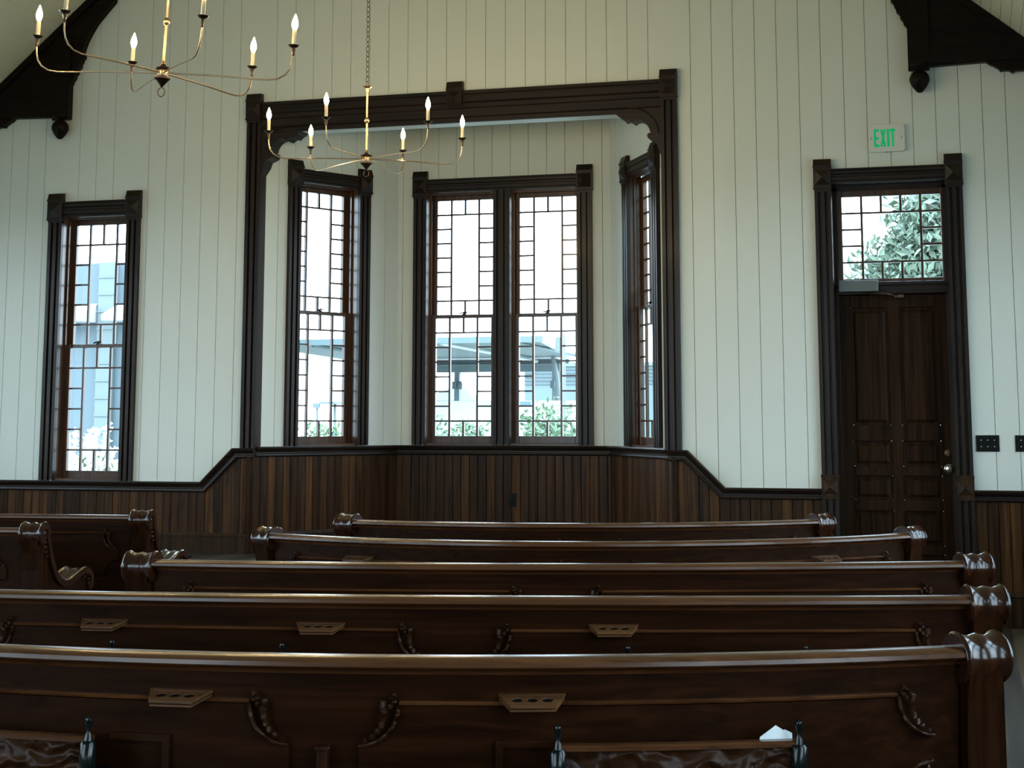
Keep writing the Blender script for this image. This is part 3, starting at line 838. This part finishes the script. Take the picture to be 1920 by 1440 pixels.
def make_pew(U, V, th, kap, L, cups, racks, post, corners, label, group, ends=(1, 1), left_ext=0.0):
    """U,V camera-rotated plan coordinates of the middle of the back; th: heading in that frame; kap: curvature (ends ahead)"""
    c_, s_ = math.cos(YAW), math.sin(YAW)
    X, Y = U * c_ - V * s_, U * s_ + V * c_
    pew = empty('pew', (X, Y, 0), YAW + th, label=label, cat='pew', group=group)
    if abs(kap) > 1e-4:
        def warp(u, v, z): return ((1 / kap - v) * math.sin(kap * u), 1 / kap - (1 / kap - v) * math.cos(kap * u), z)
    else:
        def warp(u, v, z): return (u, v, z)
    a0, a1 = -L - left_ext, L
    NS = 28
    # rounded top rail
    pr = [(-0.034, 0.852), (-0.039, 0.857), (-0.038, 0.864), (-0.031, 0.869), (-0.005, 0.8715), (0.020, 0.870), (0.030, 0.865), (0.033, 0.858), (0.030, 0.852), (0.020, 0.846), (-0.012, 0.842), (-0.016, 0.850)]
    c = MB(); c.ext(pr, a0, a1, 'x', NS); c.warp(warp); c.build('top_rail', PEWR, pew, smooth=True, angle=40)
    # back: upper board and main panel, leaning slightly
    def lean(z): return -0.010 + (0.84 - z) * 0.05
    pr = [(lean(.842), .842), (lean(.842) + 0.024, .842), (lean(.12) + 0.024, .12), (lean(.12), .12)]
    c = MB(); c.ext(pr, a0, a1, 'x', NS); c.warp(warp); bk = c.build('back_panel', PEWX, pew)
    r = 0.066; zt, zb = 0.795, 0.620
    edges = [(0.058, L - 0.052)]
    spans = [(0.058, L - 0.052), (-L + 0.052 - left_ext, -0.058)]
    for (p0, p1) in spans:
        c = MB(); us = []
        for k in range(7): us.append(p0 + r * k / 6)
        for k in range(1, 14): us.append(p0 + r + (p1 - p0 - 2 * r) * k / 14)
        for k in range(7): us.append(p1 - r + r * k / 6)
        def dz(u):
            d = min(u - p0, p1 - u)
            if d >= r: return 0.0
            q = d
            return math.sqrt(max(0, r * r - q * q)) if True else 0
        vs = []; fs = []
        for i, u in enumerate(us):
            t = max(0, dz(u) - 0.0); top = zt - t; bot = zb + t
            vf = lean((top + bot) / 2)
            vs += [(u, lean(top) - 0.001, top), (u, lean(top) - 0.008, top - 0.003), (u, lean(bot) - 0.008, bot + 0.003), (u, lean(bot) - 0.001, bot)]
            if i:
                for q in range(3): fs.append((4 * i - 4 + q, 4 * i - 3 + q, 4 * i + 1 + q, 4 * i + q))
        e0 = 4 * (len(us) - 1)
        fs += [(3, 2, 1, 0), (e0, e0 + 1, e0 + 2, e0 + 3)]
        c.add(vs, fs); c.warp(warp); fp = c.build('field_panel', PEWX, bk)
        c = MB(); c.ext([(lean(.795) - 0.010, .7945), (lean(.795) - 0.0115, .798), (lean(.795) - 0.009, .8005), (lean(.795), .801), (lean(.795), .793)], p0 + r, p1 - r, 'x', 14); c.warp(warp)
        c.build('panel_moulding', PEWR, bk)
        cc = [(p0, 1, zt, -1), (p1, -1, zt, -1)]
        if corners > 1: cc += [(p0, 1, zb, 1), (p1, -1, zb, 1)]
        for (pu, du, pz, dzz) in cc:
            c = MB()
            arc = [(pu + du * r * math.sin(a), lean(pz) - 0.012, pz + dzz * r * math.cos(a)) for a in [PI / 2 * k / 8 for k in range(9)]]
            c.tube(arc, [0.0025 + 0.001 * k / 8 for k in range(9)], 6)
            for k in range(7):
                a = PI / 2 * (0.12 + 0.88 * k / 6); rr = r - 0.008 - 0.003 * k
                c.blob((pu + du * rr * math.sin(a), lean(pz) - 0.012, pz + dzz * rr * math.cos(a)), 0.004 + .0004 * k, 0.004, 0.0055 + 0.0006 * k, 6, 4)
            for k in range(4):
                c.blob((pu + du * (r - 0.014 + 0.006 * (k % 2)), lean(pz) - 0.012, pz - dzz * (0.004 + 0.006 * k) + dzz * 0.006), 0.005, 0.006, 0.005, 6, 4)
            c.warp(warp); c.build('carved_corner', PEWC, bk, smooth=True)
    # seat
    c = MB(); c.box(a0, a1, 0.030, 0.400, 0.425, 0.450, NS); c.warp(warp); c.build('seat', PEWX, pew)
    if ends[0]: make_end(a0 - 0.045 + 0.0, -1, warp, pew)
    if ends[1]: make_end(a1 + 0.045, 1, warp, pew)
    # three-hole cup shelves
    for cu in cups:
        c = MB()
        out = [(-0.060, 0.0), (0.060, 0.0), (0.040, -0.052), (-0.040, -0.052)]
        hol = [[(hx + 0.0092 * math.cos(2 * PI * k / 12), -0.026 + 0.0092 * math.sin(2 * PI * k / 12)) for k in range(12)] for hx in (-0.0245, 0, 0.0245)]
        vo = lean(.80)
        for zz0, zz1, sc in ((0.8075, 0.8120, 0.92), (0.8015, 0.8045, 0.89)):
            o_ = [(a * sc, b * sc) for a, b in out]
            flat = [o_] + hol
            allp = [p for q in flat for p in q]
            tr = tessellate_polygon([[Vector((p[0], p[1], 0)) for p in q] for q in flat])
            n_ = len(allp)
            vs = [(cu + p[0], vo + p[1], zz1 + p[1] * 0.24) for p in allp] + [(cu + p[0], vo + p[1], zz0 + p[1] * 0.24) for p in allp]
            fs = [tuple(t) for t in tr] + [tuple(i + n_ for i in t)[::-1] for t in tr]
            b_ = 0
            for q in flat:
                m = len(q)
                for k in range(m): fs.append((b_ + k, b_ + (k + 1) % m, n_ + b_ + (k + 1) % m, n_ + b_ + k))
                b_ += m
            c.add(vs, fs)
        c.box(cu - 0.045, cu + 0.045, vo - 0.010, vo, 0.799, 0.8105)
        c.warp(warp); sh = c.build('cup_shelf', CUPW, bk)
        for hx in (-0.0245, 0, 0.0245):  # black discs filling the holes, standing in for the shade inside them
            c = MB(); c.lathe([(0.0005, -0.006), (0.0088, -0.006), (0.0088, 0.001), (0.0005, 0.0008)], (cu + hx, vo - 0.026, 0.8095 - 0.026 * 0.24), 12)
            c.warp(lambda a, b, d: (a, b, d + (b - (vo - 0.026)) * 0.24)); c.warp(warp); c.build('cup_hole_shade', BLACK, sh)
    # book racks with turned iron posts
    for (r0, r1, e0, e1) in racks:
        c = MB(); vf = lean(.70) - 0.085
        c.box(r0, r1, vf, vf + 0.014, 0.672, 0.738, 6); c.warp(warp); rk = c.build('book_rack', PEWC, pew)
        c = MB(); c.ext([(vf - 0.006, .736), (vf - 0.006, .742), (vf - 0.002, .745), (vf + 0.016, .745), (vf + 0.016, .736)], r0, r1, 'x', 6)
        c.ext([(vf - 0.005, .666), (vf - 0.005, .672), (vf + 0.016, .672), (vf + 0.016, .666)], r0, r1, 'x', 6); c.warp(warp); c.build('rack_rail', PEWR, rk)
        c = MB(); c.box(r0, r1, vf + 0.014, lean(.66) - 0.001, 0.660, 0.668, 6); c.warp(warp); c.build('rack_shelf', PEWX, rk)
        c = MB(); lo_, hi_ = (e0, r0) if e0 < r0 - 1e-6 else (r1, e1)
        c.box(lo_, hi_, lean(.73) - 0.016, lean(.73), 0.728, 0.740, 2); c.box(lo_, hi_, lean(.67) - 0.016, lean(.67), 0.664, 0.674, 2)
        far = lo_ if e0 < r0 - 1e-6 else hi_
        c.box(far - 0.006, far + 0.006, lean(.7) - 0.018, lean(.7), 0.664, 0.740); c.warp(warp); c.build('rack_end_frame', PEWX, rk)
        for ru in (r0, r1):
            c = MB(); vp = vf - 0.006
            c.lathe([(0.001, .778), (0.005, .775), (0.0065, .768), (0.004, .762), (0.003, .756), (0.0055, .748), (0.009, .722), (0.010, .712), (0.012, .705)][::-1] , (ru, vp, 0.0), 10)
            c.lathe([(0.013, .70), (0.013, .735), (0.010, .74)], (ru, vp, 0.0), 10)
            c.lathe([(0.004, .55), (0.010, .565), (0.012, .60), (0.011, .66), (0.013, .70)], (ru, vp + 0.004, 0.0), 10)
            c.tube([(ru, vp, .66), (ru, vp + 0.03, .60), (ru, vp + 0.07, .565), (ru, lean(.55) + 0.0, .55)], 0.006, 6)
            c.box(ru - 0.004, ru + 0.004, vf, lean(.7), 0.672, 0.684)
            c.warp(warp); c.build('rack_post', IRON, rk, smooth=True)
    if post:
        c = MB(); v0 = lean(.6)
        c.box(-0.009, 0.009, v0 - 0.026, v0, 0.12, 0.722); c.box(-0.0125, 0.0125, v0 - 0.031, v0, 0.722, 0.729)
        c.warp(warp); c.build('centre_post', PEWZ, pew, bevel=0.002)
    for uu in (-L * .5, L * .5):
        c = MB(); c.box(uu - 0.02, uu + 0.02, 0.04, 0.36, 0.0, 0.425)
        c.warp(warp); c.build('seat_support', PEWZ, pew)
    return pew, warp

G1 = 'pews of the main block'
STD = [(0.377, 0.755, 0.287, 0.755), (-0.745, -0.365, -0.745, -0.265)]
p1, w1 = make_pew(-3.211, -7.480, -0.097, 0.36, 1.078, [0.340, -0.245], STD, True, 2, 'long dark wooden pew nearest the camera, across the bottom of the picture', G1)
make_pew(-3.030, -6.560, -0.060, 0.12, 1.135, [0.350, -0.300, -0.800], STD, True, 2, 'long wooden pew directly in front of the nearest one, its left end out of view', G1)
make_pew(-2.784, -5.730, -0.020, 0.17, 1.128, [], STD, False, 1, 'middle of the five full wooden pews, both rolled ends in view', G1)
make_pew(-2.628, -4.900, 0.010, 0.58, 1.178, [0.797, -0.810], [], False, 1, 'fourth wooden pew from the camera, its left end under the left bay window', G1)
make_pew(-2.608, -3.940, 0.012, 0.55, 0.950, [], [], False, 1, 'shortest wooden pew, farthest from the camera, closest to the bay', G1)
G2 = 'pews of the left block'
LA = 1.15
def leftpew(ue, ve, slope, label):
    th = math.atan(slope)
    return make_pew(ue - LA * math.cos(th), ve - LA * math.sin(th), th, 0.0, LA, [], [], False, 1, label, G2)
leftpew(-4.492, -3.384, -0.163, 'farther of the two left-hand pews, its scrolled arm end near the left wainscot')
leftpew(-4.698, -4.214, -0.163, 'nearer left-hand pew, only its scrolled arm end in view at the left edge')

# folded paper in the nearest pew's rack
s = empty('folded_paper', (0, 0, 0), label='small folded white paper sticking out of the right book rack of the nearest pew', cat='paper')
c = MB()
c.ext([(0.692, 0.700), (0.752, 0.700), (0.748, 0.752), (0.726, 0.7655), (0.700, 0.748)], -0.068, -0.0665, 'y')
c.ext([(0.728, 0.700), (0.756, 0.700), (0.754, 0.752), (0.742, 0.758), (0.730, 0.747)], -0.0635, -0.062, 'y')
c.warp(lambda x, y, z: tuple(Vector(w1(x, y, z))))
pm = Matrix.Translation(p1.location) @ Matrix.Rotation(p1.rotation_euler.z, 4, 'Z')
org = pm @ Vector(w1(0.72, -0.065, 0.70))
c.warp(lambda x, y, z: tuple(pm @ Vector((x, y, z)) - org))
c.build('sheet', PAPER, s); s.location = org

# ------------------------------------------------------------------ chandeliers
def chandelier(loc, ang0, tilt, label, chain_top):
    ch = empty('chandelier', loc, 0, label=label, cat='chandelier', group='brass candle chandeliers')
    c = MB()
    c.lathe([(0.002, -0.062), (0.006, -0.058), (0.012, -0.050), (0.030, -0.030), (0.036, -0.026), (0.036, -0.022), (0.022, -0.018), (0.022, 0.012), (0.032, 0.016), (0.034, 0.020), (0.014, 0.030), (0.008, 0.038), (0.008, 0.052)], (0, 0, 0), 20)
    hub = c.build('hub', DBRASS, ch, smooth=True)
    c = MB(); c.lathe([(0.0195, -0.018), (0.0232, -0.010), (0.0232, 0.005), (0.0195, 0.012)], (0, 0, 0), 20); c.build('hub_band', BRASS, hub, smooth=True)
    c = MB(); c.tube([(0.016 * math.cos(a), 0.0, -0.082 + 0.019 * math.sin(a)) for a in [2 * PI * k / 20 for k in range(20)]], 0.0022, 6, closed=True)
    c.build('ring_finial', DBRASS, hub, smooth=True)
    c = MB(); c.lathe([(0.0055, 0.045), (0.0055, 0.205), (0.0125, 0.213), (0.0145, 0.222), (0.0125, 0.231), (0.0055, 0.238), (0.0055, 0.385), (0.009, 0.39), (0.012, 0.405), (0.026, 0.414), (0.026, 0.418), (0.006, 0.420)], (0, 0, 0), 16)
    c.build('stem', BRASS, ch, smooth=True)
    c = MB(); z = 0.430; k = 0
    while z < chain_top - loc[2]:
        pts = []
        for q in range(14):
            a = 2 * PI * q / 14
            xx = 0.0085 * math.cos(a); zz = 0.017 * math.sin(a)
            pts.append((xx, 0, z + zz) if k % 2 else (xx * 0.4, xx, z + zz))
        c.tube(pts, 0.0018, 5, closed=True)
        z += 0.0290; k += 1
    c.build('chain', DBRASS, ch, smooth=True)
    for k in range(6):
        a = ang0 + k * PI / 3
        R, F = Vector((math.cos(YAW), math.sin(YAW), 0)), Vector((-math.sin(YAW), math.cos(YAW), 0))
        d = R * math.cos(a) - F * math.sin(a)
        prof = [(0.015, 0.0), (0.12, -0.001), (0.26, -0.004), (0.38, -0.010), (0.450, -0.012), (0.490, -0.006), (0.520, 0.012), (0.538, 0.036), (0.546, 0.065), (0.548, 0.098)]
        c = MB(); c.tube([d * r + Vector((0, 0, z)) for r, z in prof], 0.0036, 8)
        arm = c.build('arm', BRASS, ch, smooth=True)
        e = d * 0.548
        c = MB(); c.lathe([(0.0055, 0.094), (0.0065, 0.097), (0.0055, 0.100), (0.0055, 0.106), (0.007, 0.116), (0.011, 0.128), (0.022, 0.136), (0.024, 0.140), (0.020, 0.140), (0.010, 0.134)], (e.x, e.y, 0), 16)
        c.build('drip_cup', DBRASS, arm, smooth=True)
        c = MB(); c.lathe([(0.0088, 0.132), (0.0088, 0.203), (0.0070, 0.205)], (e.x, e.y, 0), 14); c.build('candle_sleeve', CANDLE, arm, smooth=True)
        c = MB(); c.lathe([(0.0062, 0.204), (0.0085, 0.210), (0.0125, 0.222), (0.0132, 0.231), (0.0112, 0.244), (0.0065, 0.258), (0.0028, 0.268), (0.0008, 0.273)], (e.x, e.y, 0), 14); c.build('bulb', BULBM, arm, smooth=True)
    ch.rotation_euler = tilt
    return ch
chandelier((-3.229, -4.645, 2.713), math.radians(2.5), (0, math.radians(2.8), 0), 'nearer, larger-looking brass candle chandelier, upper left, cut by the top edge', 6.75)
chandelier((-3.230, -2.256, 2.725), math.radians(-12), (0, 0, 0), 'farther brass candle chandelier hanging from a chain in front of the bay', 6.75)

# ------------------------------------------------------------------ outdoors
mb = MB(); mb.box(-60, 60, 0.3, 90, -0.5, -0.352); mb.box(-60, XL - 0.3, -60, 0.3, -0.5, -0.352); mb.box(XR + 0.3, 60, -60, 0.3, -0.5, -0.352); mb.box(XL - 0.3, XR + 0.3, -60, YB - 0.3, -0.5, -0.352)
tag(mb.build('lawn', GRASS), 'pale ground outside the windows', 'ground')

pv = empty('pavilion', (-8.6, 14, -0.35), label='grey metal open-sided pavilion seen through the bay windows', cat='pavilion')
def pvb(mb): mb.warp(lambda x, y, z: (x + 8.6, y - 14, z + 0.35)); return mb
c = MB(); c.box(-10.6, -5.97, 11.96, 12.06, 2.42, 2.51); pvb(c).build('fascia', G_ROOF, pv)
c = MB(); c.add([(-10.6, 12.06, 2.50), (-5.97, 12.06, 2.50), (-6.5, 16, 2.39), (-10.6, 16, 2.39), (-10.6, 12.06, 2.44), (-5.97, 12.06, 2.44), (-6.5, 16, 2.36), (-10.6, 16, 2.36)], [(0, 1, 2, 3), (7, 6, 5, 4), (1, 5, 6, 2), (0, 4, 5, 1)])
pvb(c).build('roof_deck', G_SOFF, pv)
c = MB(); c.ext([(12.0, 2.42), (12.0, 2.51), (16, 2.40), (16, 2.33)], -0.03, 0.03, 'x'); c.warp(lambda x, y, z: (x - 5.97 - (y - 12) / 4 * 0.53, y, z)); pvb(c).build('end_rafter', G_WHITE, pv)
for i, xx in enumerate((-9.9, -7.85, -6.7)):
    c = MB(); c.tube([(xx + 0.30, 12.1, 2.43), (xx + 0.75, 15.9, 2.30)], 0.035, 6); pvb(c).build('rafter', G_WHITE if i % 2 else G_ROOF, pv)
c = MB(); c.box(-10.6, -6.56, 15.95, 16.05, 2.26, 2.335); pvb(c).build('beam', G_DARK, pv)
c = MB(); c.box(-10.6, -6.75, 15.9, 16.0, 2.335, 2.355); pvb(c).build('gutter', G_WHITE, pv)
c = MB(); c.box(-10.2, -6.70, 15.9, 16.1, 2.22, 2.26); pvb(c).build('beam', G_SIDE, pv)
c = MB(); c.box(-10.2, -6.70, 15.92, 16.08, 2.125, 2.22); pvb(c).build('beam', G_ROOF, pv)
for xx in (-8.545, -6.80):
    c = MB(); c.box(xx - 0.045, xx + 0.045, 15.95, 16.05, -0.35, 2.13); po = pvb(c).build('post', G_ROOF, pv)
    c = MB(); c.box(xx - 0.06, xx + 0.01, 15.88, 15.95, 1.84, 1.97); pvb(c).build('post_box', G_DARK, po)
c = MB(); c.tube([(-6.74, 15.5, 2.46), (-6.69, 15.5, 2.24), (-6.64, 15.5, 1.98), (-6.61, 15.5, 1.72), (-6.60, 15.5, 1.2), (-6.60, 15.5, -0.35)], [.03, .04, .045, .045, .045, .045], 8); pvb(c).build('curved_brace', G_SIDE, pv)
c = MB(); c.blob((-7.25 - 1.22, 15.9, 1.90), 0.05, 0.05, 0.085); pvb(c).build('lamp_head', G_DARK, pv)

s = empty('street_pole', (-4.66, 8, -0.35), label='slim pale grey pole outside the right half of the middle bay window', cat='pole')
c = MB(); c.lathe([(0.03, 0), (0.03, 2.6), (0.02, 2.66)], (0, 0, 0), 12); c.build('shaft', G_SIDE, s, smooth=True)
c = MB(); c.box(-0.09, -0.03, -0.03, 0.03, 2.45, 2.62); c.build('sign_bracket', G_SIDE, s)

s = empty('canopy_tent', (-9.15, 18, -0.35), label='low pale grey tent-like canopy beside the pavilion post', cat='canopy')
c = MB(); c.add([(-0.75, -0.4, 2.02), (0.42, -0.4, 2.01), (0.42, 0.4, 2.01), (-0.75, 0.4, 2.02), (-0.05, 0, 2.28), (0.1, 0, 2.26)], [(0, 1, 5, 4), (1, 2, 5), (2, 3, 4, 5), (3, 0, 4), (0, 3, 2, 1)])
c.build('canvas', G_TENT, s)
for q in (-0.6, 0.3):
    c = MB(); c.box(q - .02, q + .02, -0.02, 0.02, 0, 2.03); c.build('pole', G_TENT, s)
s = empty('garden_parapet', (-7.2, 14, -0.35), label='low whitewashed wall behind the hedge outside the bay', cat='wall')
c = MB(); c.box(-2.2, 1.7, 0.0, 0.15, 0, 1.955); c.build('masonry', G_WHITE, s)
c = MB(); c.box(0.28, 0.52, -0.02, 0.0, 1.87, 1.94); c.build('blue_panel', G_BLUE, s)
s = empty('metal_shed', (-8.4, 26, -0.35), label='distant grey shed with horizontal siding right of the pavilion', cat='building')
c = MB(); c.box(-1.7, 1.7, 0, 2, 0, 2.92); c.build('siding_wall', G_ROOF, s)
for k in range(5):
    c = MB(); c.box(-1.7, 1.7, -0.03, 0, 2.50 + k * 0.085, 2.54 + k * 0.085); c.build('slat', G_DARK, s)
c = MB(); c.box(-1.75, 1.75, -0.05, 2.1, 2.92, 3.0); c.build('roof_edge', G_SIDE, s)

hs = empty('neighbouring_house', (-11.4, 9, -0.35), label='grey-blue flat-topped building outside the left window', cat='building')
def hsb(mb): mb.warp(lambda x, y, z: (x + 11.4, y - 9, z + 0.35)); return mb
c = MB(); c.box(-15.5, -10.72, 9.05, 13, -0.35, 3.44); hsb(c).build('wall', G_HOUSE, hs)
c = MB(); c.box(-11.46, -11.22, 8.97, 9.05, -0.35, 3.44)
for k in range(16): c.box(-11.465, -11.215, 8.955, 8.97, -0.3 + k * 0.235, -0.28 + k * 0.235)
hsb(c).build('siding_column', G_SIDE, hs)
c = MB(); c.box(-11.06, -10.98, 8.98, 9.05, -0.35, 3.44); hsb(c).build('downpipe', G_SIDE, hs)
for a, b in ((-12.4, -11.50), (-11.19, -10.75)):
    c = MB(); c.ext([(8.60, 2.62), (8.60, 2.70), (9.05, 2.88), (9.05, 2.62)], a, b, 'x'); hsb(c).build('awning', G_WHITE, hs)

def leaves(mb, c, r, n, sz, flat=0.6, seed=0, zc=0.0):
    rnd = random.Random(seed)
    for _ in range(n):
        while True:
            p = Vector((rnd.uniform(-1, 1), rnd.uniform(-1, 1), rnd.uniform(-1, 1)))
            if p.length < 1: break
        p = p * (0.55 + 0.45 * rnd.random())
        q = Vector((c[0] + p.x * r[0], c[1] + p.y * r[1], c[2] + p.z * r[2]))
        d = Vector((rnd.gauss(0, 1), rnd.gauss(0, 1), rnd.gauss(0.3, 1))).normalized()
        u = d.cross(Vector((rnd.gauss(0, 1), rnd.gauss(0, 1), rnd.gauss(0, 1)))).normalized()
        s_ = sz * rnd.uniform(0.6, 1.3); w_ = s_ * flat * 0.5
        n0 = d.cross(u) * w_ * 0.3
        mb.add([q, q + d * s_ * 0.5 + u * w_ + n0, q + d * s_, q + d * s_ * 0.5 - u * w_ + n0], [(0, 1, 2, 3)])

def shrub(x, y, zt, w, label, seed, mat=LEAF, group='green shrubs outside the bay'):
    s = empty('shrub', (x, y, -0.35), label=label, cat='shrub', group=group)
    h = zt + 0.35
    c = MB(); leaves(c, (0, 0, h * 0.66), (w, w * 0.6, h * 0.42), 4200, 0.075, 0.45, seed); c.build('foliage', mat, s)
    c = MB()
    for k in range(4):
        a = k * PI / 2 + seed
        c.tube([(0, 0, 0.012), (0.08 * math.cos(a), 0.08 * math.sin(a), h * .3), (0.3 * w * math.cos(a), 0.3 * w * math.sin(a), h * .7)], [0.02, 0.015, 0.008], 6)
    c.build('stems', BARK, s)
    return s
shrub(-6.45, 5.0, 1.22, 0.50, 'green shrub outside the left bay window', 1)
shrub(-5.62, 5.75, 1.26, 0.45, 'green shrub at the bottom left of the middle bay window', 2)
shrub(-4.85, 5.0, 1.22, 0.42, 'green shrub at the bottom middle of the middle bay window', 3)
shrub(-4.25, 5.75, 1.40, 0.52, 'tallest green shrub, at the bottom right of the middle bay window', 4)
def flowering(x, y, zt, label, seed):
    rnd = random.Random(seed)
    s = empty('flowering_shrub', (x, y, -0.35), label=label, cat='flowering shrub', group='white flowering shrubs outside the left window')
    h = zt + 0.35
    c = MB(); leaves(c, (0, 0, h * 0.5), (0.55, 0.35, h * 0.42), 800, 0.10, 0.5, seed); c.build('foliage', LEAF, s)
    c = MB(); leaves(c, (0, -0.1, h * 0.66), (0.5, 0.35, h * 0.26), 700, 0.07, 0.7, seed + 9)
    for k in range(8):
        a = rnd.uniform(-0.5, 0.5); b = rnd.uniform(0.05, 0.36)
        for q in range(14):
            t = q / 13
            leaves(c, (a * .5 + a * 0.6 * t, -0.1, h * 0.8 + (b + 0.1) * t), (0.03 - .015 * t, 0.03, 0.03), 7, 0.045, 0.8, seed * 31 + k * 17 + q)
    c.build('blossoms', FLOWER, s)
    return s
flowering(-7.72, 2.7, 1.15, 'white flowering shrub on the right of the view out of the left window', 11)
flowering(-8.45, 3.5, 1.08, 'white flowering shrub on the left of the view out of the left window', 12)
tr = empty('magnolia_tree', (0.1, 6.3, -0.35), label='large-leaved tree outside the transom window over the door', cat='tree')
c = MB()
leaves(c, (-0.28, 0, 3.62), (0.72, 0.8, 0.58), 4200, 0.12, 0.42, 21, 0); leaves(c, (-0.52, 0.1, 3.12), (0.82, 0.8, 0.55), 4200, 0.12, 0.42, 22); leaves(c, (0.0, 0.1, 4.15), (0.6, 0.8, 0.5), 1200, 0.14, 0.42, 24); leaves(c, (0.4, 0.2, 2.3), (1.0, 0.8, 0.6), 1500, 0.14, 0.42, 23)
c.build('crown', LEAF2, tr)
c = MB(); c.tube([(0, 0, 0), (0.03, 0, 1.5), (0, 0.05, 3.0), (-0.1, 0.05, 4.2)], [0.09, 0.08, 0.05, 0.02], 10)
for a in (0.4, 2.2, 4.0, 5.3):
    c.tube([(0, 0.03, 2.4), (0.35 * math.cos(a), 0.3 * math.sin(a), 3.2), (0.7 * math.cos(a), 0.6 * math.sin(a), 3.8)], [0.035, 0.022, 0.01], 7)
c.build('trunk', BARK, tr, smooth=True)
s = empty('menu_board', (-8.23, 9, -0.35), label='small grey sign on a post beyond the left bay window', cat='sign')
c = MB(); c.box(-0.05, 0.05, 0, 0.02, 1.80, 1.86); c.build('panel', G_ROOF, s)
c = MB(); c.box(-0.012, 0.012, 0.02, 0.04, 0, 1.83); c.build('post', G_ROOF, s)
s = empty('picnic_table', (-8.05, 9.2, -0.35), label='pale grey high table beyond the left bay window', cat='table')
c = MB(); c.box(-0.10, 0.13, -0.3, 0.3, 1.85, 1.88); c.build('table_top', G_ROOF, s)
c = MB(); c.box(-0.015, 0.015, -0.015, 0.015, 0, 1.85); c.build('leg', G_ROOF, s)

# ------------------------------------------------------------------ daylight portals at the window openings (guide the sky light, give none of their own)
def portal(key, x0, x1, z0, z1, off=0.20):
    loc, rz = frame(key)
    M = Matrix.Translation(loc) @ Matrix.Rotation(rz, 4, 'Z')
    l = bpy.data.lights.new('sky_portal', 'AREA'); l.shape = 'RECTANGLE'; l.size = x1 - x0; l.size_y = z1 - z0
    l.cycles.is_portal = True
    o = bpy.data.objects.new('sky_portal', l); C.objects.link(o)
    o.matrix_world = M @ Matrix.Translation(((x0 + x1) / 2, off, (z0 + z1) / 2)) @ Matrix.Rotation(-PI / 2, 4, 'X')
portal('main', -6.54, -6.0, .84, 2.79); portal('main', -0.84, -0.11, 2.165, 2.8)
portal('back', -4.05, -3.5, 1.09, 3.04); portal('back', -3.38, -2.84, 1.09, 3.04)
portal('left', -0.96, -0.40, 1.09, 3.04); portal('right', 0.45, 1.01, 1.09, 3.04)
for c in west_c: portal('west', c - 1.03, c + 1.03, .84, 2.79)
for c in east_c: portal('east', -c - 1.03, -c + 1.03, .84, 2.79)
for c in rear_x: portal('rear', c - 1.1, c + 1.1, .84, 3.2)
